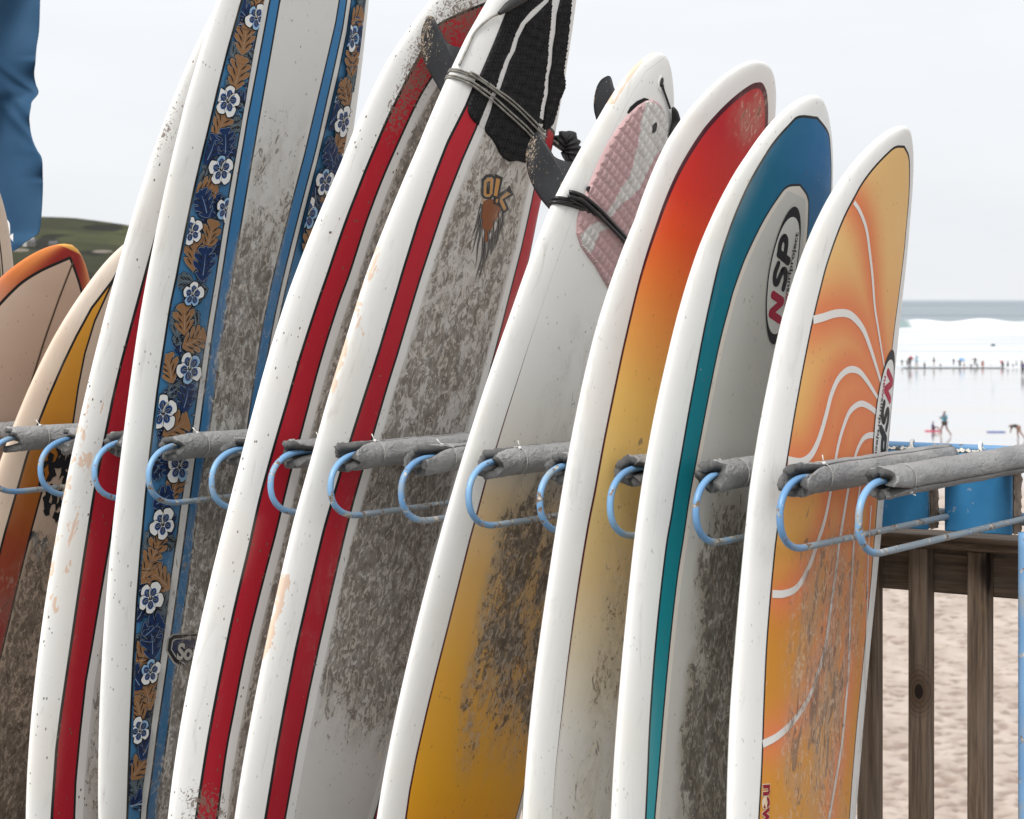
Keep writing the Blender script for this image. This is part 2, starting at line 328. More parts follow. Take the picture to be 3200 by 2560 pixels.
WK = np.array([0, .45, .6, .72, .82, .9, .96, 1.0]); SK = np.array([0, .25, .4, .55, .7, .82, .92, 1.0])
class Board:
    def __init__(s, k):
        s.k = k; s.p = BP[k]; p = s.p; s.sh = {'F': .027, 'G': .012, 'D': .007, 'E': .012, 'C': .01, 'H': .005}.get(k, 0.)   # the inlay sits a little off the middle
        s.Len = p['Len']; s.Lx = math.cos(p['th']) * U_ + math.sin(p['th']) * E_; s.A = math.cos(p['th']) * E_ - math.sin(p['th']) * U_
        s.vp = ZP / math.cos(p['th']); s.base = P0 + R_ * p['r0'] + E_ * p['e0'] + U_ * ZP - s.Lx * s.vp
        s._grid()
    def w(s, v):
        p = s.p; Len = s.Len; vm = Len * .48; v = np.clip(v, 0, Len)
        x = np.clip(np.where(v > vm, (v - vm) / (Len - vm), (vm - v) / vm), 0, 1)
        o = np.where(v > vm, np.maximum(1 - x ** p['p'], 0) ** (1 / p['tt']), np.maximum(1 - x ** p['pb'], 0) ** .5)
        k = np.array([0, 0] + [p['w%d' % i] for i in range(5)] + [0.])
        return p['W'] * o * (1 + np.interp(v / Len, WK, k))
    def h(s, v):
        v = np.clip(v, 0, s.Len)
        h = s.p['T'] / 2 * (np.clip(1 - np.abs(2 * v / s.Len - 1) ** 4, 0, 1) ** .5 * .85 + .15)
        return np.minimum(h, s.w(v) * .6 + .002)
    def ctr(s, v):
        p = s.p; y = v - s.vp
        q = p['s1'] * y + p['s2'] * y ** 2 + p['s3'] * y ** 3 + p['s4'] * y ** 4 + np.interp(v / s.Len, SK, np.array([0, 0] + [p['k%d' % i] for i in range(6)]))
        return s.base + np.asarray(v)[..., None] * s.Lx + q[..., None] * N_
    def S(s, a, v, off=0.0):
        """point of the deck at a metres across and v metres up, off metres proud of it"""
        a = np.asarray(a, float); v = np.asarray(v, float)
        w = s.w(v); x = np.clip(np.abs(a) / np.maximum(w, 1e-6), 0, .9995)
        n = s.h(v) * np.sqrt(1 - x ** CE)
        return s.ctr(v) + a[..., None] * s.A + (n + off)[..., None] * N_
    def _grid(s):
        v = np.linspace(.02, s.Len * .998, 160); f = np.linspace(-.99, .99, 61)
        V, Fx = np.meshgrid(v, f, indexing='ij'); A = Fx * s.w(V); s.g = (A.ravel(), V.ravel(), proj(s.S(A, V)).reshape(-1, 2))
    def inv(s, px):
        px = np.atleast_2d(px); a = np.empty(len(px)); v = np.empty(len(px))
        for i, q in enumerate(px):
            j = ((s.g[2] - q) ** 2).sum(1).argmin(); a[i], v[i] = s.g[0][j], s.g[1][j]
        for _ in range(12):
            f0 = proj(s.S(a, v)); d = 1e-4; fa = (proj(s.S(a + d, v)) - f0) / d; fv = (proj(s.S(a, v + d)) - f0) / d
            r = px - f0; det = fa[:, 0] * fv[:, 1] - fa[:, 1] * fv[:, 0]; det = np.where(np.abs(det) < 1e-3, 1e9, det)
            da = (r[:, 0] * fv[:, 1] - r[:, 1] * fv[:, 0]) / det; dv = (fa[:, 0] * r[:, 1] - fa[:, 1] * r[:, 0]) / det
            a = a + np.clip(da, -.02, .02); v = np.clip(v + np.clip(dv, -.03, .03), .01, s.Len * .999)
            wv = s.w(v) * .995; a = np.clip(a, -wv, wv)
        return np.stack([a, v], 1)
    def near_rail(s, v, nn=-.5):
        """a point on the near rail: nn is the height through the thickness, -1 bottom .. 1 deck"""
        w = s.w(v); x = (1 - nn * nn) ** (1 / CE)
        return s.ctr(v) - (w * x)[..., None] * s.A + (s.h(v) * nn)[..., None] * N_
def segdist(a, v, P):
    best = np.full(a.shape, 9.)
    for (x0, y0), (x1, y1) in zip(P[:-1], P[1:]):
        dx, dy = x1 - x0, y1 - y0; t = np.clip(((a - x0) * dx + (v - y0) * dy) / (dx * dx + dy * dy + 1e-12), 0, 1)
        best = np.minimum(best, np.hypot(a - x0 - t * dx, v - y0 - t * dy))
    return best
def boundary(b, px, tip=None, mirror=True):
    """traced line on the near half -> mirrored outline of an inlay, as (|a|, v) from the foot up"""
    q = b.inv(px); q = q[np.argsort(q[:, 1])]; A = np.abs(q[:, 0] - b.sh); V = q[:, 1]
    k = np.polyfit(V, A, min(5, len(V) - 1)) if len(V) > 8 else None
    if k is not None:                       # ease the hand-traced wobble
        A = .35 * A + .65 * np.polyval(k, V)
    r0 = A[0] / b.w(V[0]); vb = np.linspace(.0, V[0] - .03, 14); P = [(float(r0 * b.w(x)), float(x)) for x in vb]
    P += list(zip(A, V))
    if tip is not None:
        P = [q for q in P if q[1] < tip[1] - .003]; P.append((0.0, tip[1]))
    else:
        r1 = A[-1] / b.w(V[-1]); vt = np.linspace(V[-1] + .03, b.Len, 12) if V[-1] < b.Len - .05 else []
        P += [(float(r1 * b.w(x)), float(x)) for x in vt]
    P = np.array(P)
    if tip is not None:
        P = np.array(smoothpoly(P, 160)); P[:, 0] = np.maximum(P[:, 0], 0)
    return P
def sdist(P, a, v, sh=0.):
    a = np.abs(a - sh); d = segdist(a, v, P); lim = np.interp(v, P[:, 1], P[:, 0]); ins = (a < lim) & (v < P[-1, 1])
    return np.where(ins, -d, d)
def blobs(b, a, v, L):
    r = np.zeros(a.shape)
    for px, py, ra, rv, wt in L:
        (x, y), = b.inv([(px, py)]); r = np.maximum(r, wt * np.exp(-.5 * (((a - x) / ra) ** 2 + ((v - y) / rv) ** 2)))
    return r
class Built: pass
def build_board(k, mat, label, bounds={}, inner=None, keep=.15, dirt=None, chip=None, mud=None, glow=None, cat='surfboard', group='surfboards standing in the rack', nv=230):
    b = Board(k)
    if inner:
        IP = bounds[inner](b); raw = dirt
        dirt = lambda b_, a, v: raw(b_, a, v) * (keep + (1 - keep) * lin(-sdist(IP, a, v, b_.sh), -.002, .010))
    ang = np.linspace(0, 2 * np.pi, 96, endpoint=False); ca, sa = np.cos(ang), np.sin(ang)
    aa = np.sign(ca) * np.abs(ca) ** (2 / CE); nn = np.sign(sa) * np.abs(sa)
    x = np.linspace(0, 1, nv); v = b.Len * (.5 * (1 - np.cos(np.pi * x)) * .35 + x * .65)
    w_, h_ = b.w(v), b.h(v); w_ = np.maximum(w_, .002)
    c = b.ctr(v)
    pts = c[:, None] + (w_[:, None] * aa)[..., None] * b.A + (h_[:, None] * nn)[..., None] * N_
    V = pts.reshape(-1, 3); n = 96; Fc = []
    for i in range(nv - 1):
        for j in range(n): Fc.append((i * n + j, i * n + (j + 1) % n, (i + 1) * n + (j + 1) % n, (i + 1) * n + j))
    Fc.append(tuple(range(n - 1, -1, -1))); Fc.append(tuple((nv - 1) * n + j for j in range(n)))
    A = (w_[:, None] * aa).ravel(); VV = np.repeat(v, n); NN = np.tile(nn, nv)
    at_ = dict(ba=A, bv=VV, bn=NN)
    for kk, P in bounds.items():
        P = P(b) if callable(P) else P
        at_[kk] = sdist(P, A, VV, b.sh)
    b.dirt = dirt; z = np.zeros_like(A)
    dk = np.clip(dirt(b, A, VV), 0, 1.2) if dirt else z
    at_['dirt'] = dk * np.clip((NN + .1) * 3, 0, 1)
    at_['chip'] = chip(b, A, VV, NN) if chip else z
    at_['mud'] = mud(b, A, VV, NN) if mud else z
    if glow: at_['glow'] = glow(b, A, VV)
    root = empty('surfboard', tuple(b.base), label, cat, group)
    b.root = root
    b.body = meshobj('board_body', V, Fc, mat, root, attrs=at_)
    return b
def decal(b, name, items, mat, off=.0006, lift=.00018, dense=.012):
    """flat print on a board face. items: list of (polygon in (a,v), colour) or ('strip', left, right, colour)"""
    V = []; Fc = []; Cc = []
    for k, it in enumerate(items):
        o = off + lift * k if lift else off
        if isinstance(it[0], str):
            _, Lp, Rp, col = it; m = len(Lp); i0 = len(V)
            for p, q in zip(Lp, Rp): V += [(p[0], p[1], o), (q[0], q[1], o)]
            Cc += [col] * (2 * m)
            for i in range(m - 1): Fc.append((i0 + 2 * i, i0 + 2 * i + 1, i0 + 2 * i + 3, i0 + 2 * i + 2))
        else:
            P, col = it; P = np.asarray(P, float)
            Q = []
            for p, q in zip(P, np.roll(P, -1, 0)):
                m = max(1, int(np.linalg.norm(q - p) / dense))
                Q += [p + (q - p) * t for t in np.linspace(0, 1, m, endpoint=False)]
            i0 = len(V); V += [(q[0], q[1], o) for q in Q]; Cc += [col] * len(Q)
            for f in tessellate_polygon([[Vector((q[0], q[1], 0)) for q in Q]]): Fc.append(tuple(i0 + i for i in f))
    V = np.array(V); X = b.S(V[:, 0], V[:, 1], V[:, 2])
    at_ = dict(ba=V[:, 0], bv=V[:, 1], bn=np.ones(len(V)), col=np.array(Cc), chip=np.zeros(len(V)), mud=np.zeros(len(V)))
    at_['dirt'] = np.clip(b.dirt(b, V[:, 0], V[:, 1]), 0, 1.2) if b.dirt else np.zeros(len(V))
    # face the same way as the deck
    F2 = []
    for f in Fc:
        nrm = np.cross(X[f[1]] - X[f[0]], X[f[2]] - X[f[0]]); F2.append(f if nrm @ N_ > 0 else f[::-1])
    return meshobj(name, X, F2, mat, b.root, attrs=at_)
def ribbon(P, wd, n=None):
    P = np.asarray(P, float); n = n or max(6, int(np.linalg.norm(np.diff(P, axis=0), axis=1).sum() / .008))
    P = smoothpoly(P, n); t = np.gradient(P, axis=0); t /= np.linalg.norm(t, axis=1)[:, None] + 1e-9; nn = np.stack([-t[:, 1], t[:, 0]], 1)
    wd = np.interp(np.linspace(0, 1, n), np.linspace(0, 1, len(np.atleast_1d(wd))), np.atleast_1d(wd))[:, None] / 2
    return P + nn * wd, P - nn * wd
def strip(P, wd, col, n=None): l, r = ribbon(P, wd, n); return ('strip', l, r, col)
def roundstroke(P, wd, col, n=40):
    """stroke with round ends"""
    P = smoothpoly(np.asarray(P, float), n); t = np.gradient(P, axis=0); t /= np.linalg.norm(t, axis=1)[:, None] + 1e-9; nn = np.stack([-t[:, 1], t[:, 0]], 1)
    L = list(P + nn * wd / 2); R = list(P - nn * wd / 2)
    for end, sgn in ((0, -1), (-1, 1)):
        cs = []
        for an in np.linspace(0, np.pi / 2, 6)[1:]:
            cs.append((P[end] + t[end] * sgn * math.sin(an) * wd / 2 + nn[end] * math.cos(an) * wd / 2, P[end] + t[end] * sgn * math.sin(an) * wd / 2 - nn[end] * math.cos(an) * wd / 2))
        if end == 0: L = [c[0] for c in cs[::-1]] + L; R = [c[1] for c in cs[::-1]] + R
        else: L += [c[0] for c in cs]; R += [c[1] for c in cs]
    return ('strip', np.array(L), np.array(R), col)
def text2d(s, size, extr=0.0):
    c = bpy.data.curves.new('lettering', 'FONT'); c.body = s; c.size = size; c.offset = extr; o = bpy.data.objects.new('lettering', c); COL.objects.link(o)
    dg = bpy.context.evaluated_depsgraph_get(); me = o.evaluated_get(dg).to_mesh()
    V = np.array([v.co[:2] for v in me.vertices]); T = [tuple(p.vertices) for p in me.polygons]
    o.evaluated_get(dg).to_mesh_clear(); bpy.data.objects.remove(o); bpy.data.curves.remove(c)
    return V, T

# ---- curves that bound the coloured inlays, read off the photograph in its own pixels
c1 = PX("470,800 434,933 380,1127 352,1249 334,1351 296,1524 273,1678 267,1711 230,1966 191,2231 176,2338 166,2496")
c2 = PX("340,1711 286,2027 268,2129 250,2292 236,2445 232,2560")
d1 = PX("752,15 714,148 679,286 638,459 607,587 577,740 554,867 533,948 515,1065 490,1223 477,1351 464,1458 454,1555 445,1678 441,1711 428,1884 416,2078 406,2282 401,2420 398,2560")
d2 = PX("821,10 793,163 755,383 724,551 691,740 676,867 656,989 628,1157 605,1331 584,1458 561,1586 554,1678 543,1731 523,1910 503,2063 480,2190 459,2348 444,2476")
d3 = PX("842,10 770,388 699,837 679,953 648,1147 625,1336 602,1489 579,1667 571,1731 541,1945 520,2103 490,2282 462,2517")
d4 = PX("873,10 798,434 730,867 707,994 673,1208 656,1341 635,1458 607,1667 605,1721 571,1945 541,2165 515,2338 495,2522")
e1 = PX("1372,77 1311,179 1224,347 1179,449 1138,541 1082,679 1026,857 1000,928 949,1086 903,1249 867,1361 837,1458 809,1555 786,1678 781,1711 735,1899 699,2068 668,2216 643,2353 615,2547")
e2 = PX("1400,175 1352,235 1306,306 1255,429 1194,561 1148,679 1100,851 1061,938 1020,1055 985,1178 944,1341 903,1489 867,1657 852,1711 811,1859 765,2037 730,2231 704,2359 679,2560")
f1 = PX("1457,332 1398,444 1357,556 1306,694 1255,862 1245,902 1209,1019 1163,1167 1102,1351 1069,1458 1038,1565 1010,1667 969,1848 923,2037 888,2216 862,2353 832,2547")
f2 = PX("1487,403 1444,500 1388,638 1316,862 1301,912 1255,1065 1209,1208 1166,1361 1135,1458 1102,1565 1077,1678 1038,1848 1000,2007 964,2165 929,2338 893,2547")
g1 = PX("1653,1076 1622,1172 1584,1290 1551,1402 1515,1509 1490,1611 1469,1680 1434,1828 1398,1971 1357,2124 1332,2231 1301,2369 1281,2471 1268,2560")
h1 = PX("2356,267 2312,289 2267,328 2223,378 2189,423 2150,484 2111,556 2072,651 2033,762 2003,857 1985,928 1954,1065 1918,1234 1888,1377 1862,1530 1837,1642 1804,1859 1776,2063 1755,2231 1740,2369")
i1 = PX("2501,367 2467,390 2428,428 2395,473 2362,534 2334,590 2301,668 2273,746 2245,840 2217,960 2202,1024 2177,1147 2151,1285 2131,1412 2115,1504 2100,1616 2084,1690 2071,1808 2056,1961 2041,2114 2028,2282 2023,2420 2019,2560")
i2 = PX("2462,584 2428,618 2390,679 2356,751 2323,824 2289,913 2279,958 2253,1050 2228,1167 2207,1280 2187,1387 2166,1489 2151,1565 2138,1678 2115,1808 2097,1986 2077,2190 2059,2394 2046,2560")
j1 = PX("2801,462 2768,484 2729,523 2695,568 2668,623 2640,673 2612,746 2584,829 2569,892 2544,989 2523,1086 2503,1183 2483,1285 2465,1402 2455,1463 2434,1616 2427,1677 2422,1711 2409,1884 2396,2037 2386,2231 2378,2394 2373,2560")
b1 = PX("352,877 286,963 240,1050 199,1132 153,1239 115,1336 82,1433 56,1524 15,1667")
b2 = PX("347,892 296,1004 265,1106 245,1208 227,1331 189,1412 133,1530")
a1 = PX("188,819 125,848 63,888 0,951")
def tip_of(px): return lambda b: b.inv([px])[0]
def BD(px, tip=None): return lambda b: boundary(b, px, b.inv([tip])[0] if tip else None)
BLK = (.012, .012, .013); RED = (.40, .012, .026); MAR = (.075, .006, .018)
redfill = dict(stops=[(0, (.33, .010, .022)), (.5, (.40, .013, .026)), (.8, (.47, .018, .032))])
GREYD = (.56, .545, .52)
def redmat(name, seed, **kw):
    return board_mat(name, [('d1', redfill), ('d2', (.72, .71, .685)), ('d3', kw.pop('deckc', GREYD))], [('d1', BLK, .0040), ('d2', BLK, .0034)], seed, **kw)
def cut_at(fn, vc):
    """an inlay that stops square across the board at v = vc (its end lies under the grip pad)"""
    def f(b):
        P = fn(b); x = np.interp(vc, P[:, 1], P[:, 0]); P = P[P[:, 1] < vc - .004]; return np.vstack([P, [(x, vc), (0, vc + .0001)]])
    return f
def off_boundary(px, dist, tip=None):
    def f(b):
        P = boundary(b, px, b.inv([tip])[0] if tip else None).copy()
        P[:, 0] = np.maximum(P[:, 0] - dist, 0)
        if tip: P[:, 1] = np.minimum(P[:, 1], P[-1, 1] - dist * 1.3); P[-1, 0] = 0
        return P
    return f
lin = lambda v, a, b: np.clip((v - a) / (b - a), 0, 1)

def dirtC(b, a, v): return .55 + 0 * a
bC = build_board('C', redmat('board_white_red_far', 11., specks=1.6), 'white surfboard with red stripe, leftmost of the red-striped boards, mostly behind the floral one',
    dict(d1=BD(c1), d2=BD(c2), d3=off_boundary(c2, .028)), inner='d3', dirt=dirtC,
    chip=lambda b, a, v, n: np.where((n < .6) & (a < 0), .62 * np.exp(-.5 * ((v - 1.15) / .25) ** 2), 0),
    mud=lambda b, a, v, n: np.where(a < 0, .70 * np.exp(-.5 * ((v - 2.03) / .12) ** 2) * np.exp(-.5 * ((n - .2) / .4) ** 2), 0))

def dirtshadeD(b, a, v):  # real grime, laid on denser to stand for the shade between boards
    c = np.exp(-.5 * (np.abs(a) / .19) ** 8)
    return c * (.14 + .36 * lin(v, 2.15, 1.9) + .42 * lin(v, 1.9, 1.5) - .08 * lin(v, 1.25, .9)) + .16 * lin(v, 2.3, 1.6) + .5 * np.exp(-.5 * (((v - 2.02) / .03) ** 2 + ((a + .165) / .03) ** 2))
matD = board_mat('board_floral_blue', [('d1', (.048, .175, .34)), ('d2', (.72, .715, .69)), ('d3', dict(stops=[(.1, (.028, .14, .29)), (.7, (.045, .20, .42))])), ('d4', (.70, .69, .66))],
    [('d1', BLK, .0032), ('d2', BLK, .0024), ('d3', BLK, .0028), ('d4', BLK, .0028)], 21., specks=.8)
bD = build_board('D', matD, 'white longboard with a blue hawaiian flower band and blue stripes', dict(d1=BD(d1), d2=BD(d2), d3=BD(d3), d4=BD(d4)), inner='d4', keep=.3, dirt=dirtshadeD)

def dirtshadeE(b, a, v): return .42 * np.exp(-.5 * (np.maximum(np.abs(a) - .02, 0) / .13) ** 4) * lin(v, 2.72, 2.3) + .45 + blobs(b, a, v, [(1270, 330, .07, .16, .5), (1440, 60, .12, .1, .35)]) - .42 * (np.abs(a) > .16)  # grime plus extra density that gives the strip its missing shade
def mudE(b, a, v, n): return np.clip(blobs(b, a, v, [(1300, 240, .045, .10, .95), (1250, 340, .04, .09, .85), (1215, 400, .03, .06, .6), (1450, 60, .07, .05, .62), (1385, 100, .05, .05, .7), (640, 2520, .08, .05, .8)]) * (n > -.2) + np.where(a < 0, .32 * lin(v, 2.2, 2.5), 0), 0, 1)
bE = build_board('E', redmat('board_white_red_muddy', 31., specks=1.7, deckc=(.50, .48, .45)), 'muddy white surfboard with red stripe beside the floral longboard', dict(d1=BD(e1, (1520, -90)), d2=BD(e2, (1450, 90)), d3=off_boundary(e2, .030, (1450, 90))), inner='d3', keep=.12, dirt=dirtshadeE, mud=mudE,
    chip=lambda b, a, v, n: np.where((n < .2) & (a < 0), .12, 0))

def dirtshadeF(b, a, v):  # deck grime, boosted across the full width to deepen the gap's shade
    c = np.exp(-.5 * (np.abs(a) / .22) ** 8)
    return c * (.52 + .12 * lin(v, 1.9, 1.5) + .26 * lin(v, 1.35, 1.05)) * lin(v, .60, .82) + .14 * lin(v, 2.0, 1.5) + .10
def chipF(b, a, v, n): return np.where((a < 0) & (n < .6), .95 * np.exp(-.5 * ((n - .02) / .26) ** 2) * np.clip(.55 + .6 * np.sin(v * 9.0) + .3 * np.sin(v * 23), 0, 1) * lin(v, 2.0, 1.55), 0)
bF = build_board('F', redmat('board_white_red_pad', 41., specks=.5, deckc=(.60, .585, .56)), 'white surfboard with red stripe, black grip pad and a flame logo', dict(d1=cut_at(BD(f1), 2.17), d2=cut_at(BD(f2), 2.165), d3=cut_at(off_boundary(f2, .028), 2.16)), inner='d3', keep=.22, dirt=dirtshadeF, chip=chipF)

def dirtG(b, a, v):
    q = np.exp(-.5 * ((a - .06) / .18) ** 6)
    return .36 * q * lin(v, 1.78, 1.5) + .34 * q * lin(v, 1.32, 1.14) + .20 * q * np.exp(-.5 * ((v - .90) / .13) ** 2) - .50 * lin(v, .85, .55) * (a > -.2)
matG = board_mat('board_white_ochre', [('d1', dict(stops=[(.10, (.70, .25, .02)), (.19, (.78, .38, .020)), (.27, (.76, .40, .06)), (.34, (.74, .45, .15)), (.395, (.74, .57, .35)), (.42, (.74, .70, .62)), (.5, WHITE)]))],
    [('d1', MAR, .0001, (1.62, 1.15, .0026))], 51., specks=.5, dirtkw=dict(dark=(.06, .05, .045), light=(.30, .26, .21)))
bG = build_board('G', matG, 'short white surfboard, tail up, with pink grip pad and two black fins', dict(d1=BD(g1)), dirt=dirtG,
    chip=lambda b, a, v, n: np.where((v > b.Len - .16) & (n < .4), .9, 0))

def dirtH(b, a, v):
    q = np.exp(-.5 * ((a + .02) / .15) ** 4)
    return .44 * q * np.exp(-.5 * ((v - 1.16) / .18) ** 2) + .42 * q * lin(v, 1.08, .85) + blobs(b, a, v, [(2345, 370, .07, .06, .50)]) + .06 * lin(v, 1.6, 1.2)
S_ = lambda *L: [(v / 3.0, c) for v, c in L]
matH = board_mat('board_sunset_fade', [('d1', dict(stops=S_((0, (.70, .685, .65)), (.72, (.70, .685, .65)), (.92, (.70, .60, .42)), (1.05, (.70, .52, .27)), (1.15, (.76, .55, .24)), (1.28, (.90, .63, .22)), (1.42, (.95, .62, .18)), (1.55, (.97, .46, .12)), (1.66, (.96, .28, .065)), (1.76, (.90, .12, .034)), (1.85, (.74, .050, .03)), (1.98, (.54, .022, .03)), (2.1, (.46, .018, .03)))))],
    [('d1', MAR, .0001, (.50, 1.2, .0030)), ('d1', MAR, .0001, (1.6, 2.03, .0055), .004)], 61., specks=.4, dirtkw=dict(dark=(.17, .12, .075), light=(.44, .38, .29), amount=.9))
bH = build_board('H', matH, 'white rimmed surfboard with a red to orange to yellow fade', dict(d1=BD(h1, (2384, 264))), dirt=dirtH,
    mud=lambda b, a, v, n: np.where(v > b.Len - .42, .52 * lin(v, b.Len - .42, b.Len - .1) * np.where(n < .25, 1, .45), 0))

def dirtI(b, a, v):
    q = np.exp(-.5 * ((a - .05) / .145) ** 6)
    return q * (.26 * lin(v, 1.45, 1.3) + .70 * lin(v, 1.28, 1.06) - .12 * lin(v, .75, .45)) + .05
matI = board_mat('board_blue_rim', [('d1', dict(stops=S_((0, (.09, .38, .42)), (.6, (.055, .33, .38)), (.95, (.008, .205, .25)), (1.4, (.004, .19, .245)), (1.75, (.004, .14, .29)), (1.95, (.003, .125, .31))), side=S_((0, (.10, .42, .45)), (.6, (.055, .33, .38)), (.95, (.006, .205, .24)), (1.5, (.004, .175, .225)), (1.95, (.003, .11, .21))))), ('d2', (.74, .68, .60)), ('d3', (.60, .585, .54))],
    [('d1', BLK, .0028), ('d2', BLK, .0024)], 71., specks=.5, dirtkw=dict(dark=(.075, .062, .047), light=(.30, .265, .215)))
bI = build_board('I', matI, 'white rimmed surfboard with a blue to teal band and oval logo', dict(d1=BD(i1, (2534, 358)), d2=BD(i2, (2490, 573)), d3=off_boundary(i2, .016, (2490, 573))), dirt=dirtI,
    chip=lambda b, a, v, n: np.where((a < 0) & (n < -.2), .55 * np.exp(-.5 * ((v - 1.62) / .12) ** 2) + .5 * np.exp(-.5 * ((v - .98) / .03) ** 2), 0))

# the sun-ray curves of the orange board (photograph pixels)
JC = dict(
 c1=("2668,632 2687,662 2707,718 2718,796 2726,868 2733,960 2743,1024 2756,1106 2763,1147", [.009, .009, .006]),
 c2=("2541,1000 2574,991 2610,980 2646,980 2671,996 2697,1030 2717,1081 2735,1137 2753,1198", [.017, .015, .009]),
 c3=("2462,1440 2503,1444 2534,1422 2559,1371 2580,1300 2597,1234 2620,1183 2651,1156 2682,1160 2707,1188 2733,1229 2749,1254", [.017, .015, .014, .008]),
 c4=("2602,1500 2610,1440 2620,1387 2636,1331 2656,1285 2687,1262 2717,1272 2745,1297", [.010, .013, .012]),
 c5=("2664,1470 2670,1433 2682,1397 2699,1369 2720,1360 2742,1363", [.010, .012, .013]),
 l1=("2413,1856 2447,1856 2483,1842 2508,1810 2531,1762 2549,1711 2578,1620 2600,1510", [.015, .013, .010]),
 l2=("2383,2325 2427,2302 2467,2267 2503,2221 2534,2165 2559,2093 2580,2012 2592,1925 2603,1848 2613,1772 2620,1711 2638,1600 2655,1500", [.015, .012, .010]),
 l3=("2586,2600 2590,2558 2610,2445 2631,2318 2643,2190 2651,2088 2656,1935 2661,1808 2666,1721 2676,1600 2690,1500", [.011, .010, .008]),
 l4=("2686,2350 2697,2230 2703,2100 2708,1950 2711,1800 2714,1700 2722,1580", [.006, .007, .006]))
def glowJ(b, a, v):
    g = np.zeros(a.shape)
    for k, (s, wd) in JC.items():
        P = smoothpoly(b.inv(PX(s)), 24); d = segdist(a, v, P); sg = {'c1': .036, 'c2': .05, 'c3': .05, 'c4': .06, 'c5': .06, 'l1': .035, 'l2': .034, 'l3': .032, 'l4': .025}[k]
        g = np.maximum(g, np.exp(-.5 * (d / sg) ** 2))
    q = b.inv([(2735, 1330)])[0]
    g = np.maximum(g, np.exp(-.5 * (((a - q[0]) / .16) ** 2 + ((v - q[1]) / .16) ** 2)))
    return np.clip(g, 0, 1)
def dirtJ(b, a, v):
    return np.exp(-.5 * ((a - .04) / .19) ** 4) * (.46 * lin(v, 1.34, 1.14) + .12 * lin(v, 1.12, .95) - .10 * lin(v, .8, .4))
matJ = board_mat('board_orange_rays', [('d1', dict(stops=S_((0, (.62, .27, .035)), (.6, (.66, .29, .035)), (1.0, (.62, .25, .03)), (1.2, (.76, .42, .11)), (1.9, (.84, .54, .22))), glow=(.76, .22, .085)))],
    [('d1', BLK, .0026)], 81., specks=.4, dirtkw=dict(dark=(.17, .125, .10), light=(.40, .29, .21), stretch=2.0, amount=.95))
bJ = build_board('J', matJ, 'orange surfboard with curved white sun-ray lines, nearest the sea', dict(d1=BD(j1, (2821, 456))), dirt=dirtJ, glow=glowJ,
    chip=lambda b, a, v, n: np.where((n < -.2) & (v > 1.5), .35 * np.exp(-.5 * ((v - 1.72) / .1) ** 2), 0))

TAN = (.60, .46, .36)
def exB(n, col):
    f = n.noise(n.comb(n.attr('ba'), n.attr('bv'), 3.0), 5, 2); return n.mix(n.step(n.attr('bv'), 1.50, 1.62), n.mix(n.step(f, .3, .7), (.62, .48, .375), (.66, .53, .42)), (.70, .60, .51))
matB = board_mat('board_tan_amber', [('d1', dict(stops=S_((0, (.20, .015, .02)), (.78, (.24, .022, .02)), (.98, (.26, .05, .02)), (1.16, (.36, .12, .015)), (1.35, (.52, .22, .025)), (1.6, (.58, .27, .03))))), ('d2', (.55, .42, .325))],
    [('d1', BLK, .0034), ('d2', BLK, .0030)], 91., extra=exB, specks=.6, dirtkw=dict(dark=(.06, .045, .035), light=(.25, .20, .155)))
bB = build_board('B', matB, 'tan surfboard with an amber wedge fading to dark red', dict(d1=BD(b1), d2=BD(b2)), dirt=lambda b, a, v: .02 + .9 * lin(v, 1.12, .92) * (.35 + .65 * (a > -.14)), mud=lambda b, a, v, n: np.where(a < 0, .0, 0))
def exA(n, col):
    v = n.attr('bv'); bn = n.attr('bn'); top = n.step(v, 1.50, 1.74); edge = n.step(bn, .25, .75)
    c = n.mix(top, (.66, .52, .40), n.mix(n.step(v, 1.66, 1.80), (.52, .14, .045), (.60, .20, .055)))
    c = n.mix(n.mul(n.step(bn, .55, .97), 1.0), c, (.27, .02, .018))
    q = n.step(n.math('ABSOLUTE', n.sub(v, 1.85)), .012, .007); return n.mix(n.mul(q, n.step(bn, -.4, .3)), c, (.72, .38, .09))
matA = board_mat('board_tan_orange_rim', [('d1', (.56, .42, .33))], [('d1', BLK, .0040)], 101., extra=exA, specks=.5)
bA = build_board('A', matA, 'tan surfboard with an orange and red airbrushed rim behind the amber wedge one', dict(d1=BD(a1, (230, 811))), dirt=lambda b, a, v: .10 + 0 * a)
def bdK(b): v = np.linspace(0, b.Len - .09, 60); return np.stack([np.maximum(b.w(v) - .062, 0), v], 1)
def bdK2(b): P = bdK(b); P[:, 0] = np.maximum(P[:, 0] - .010, 0); return P
matK = board_mat('board_green', [('d1', (.50, .42, .32)), ('d2', (.035, .13, .075))], [('d1', BLK, .0026)], 111., base=(.60, .50, .40), specks=.4)
bK = build_board('K', matK, 'tan edged surfboard with green middle, cut by the left edge of the photo', dict(d1=bdK, d2=bdK2), dirt=lambda b, a, v: .05 + 0 * a)
decal(bA, 'stringer_line', [strip(bA.inv(PX("229,817 205,880 175,960 140,1060 105,1172 60,1320")), [.006], (.10, .07, .05))], film_mat('film_a', 101.))

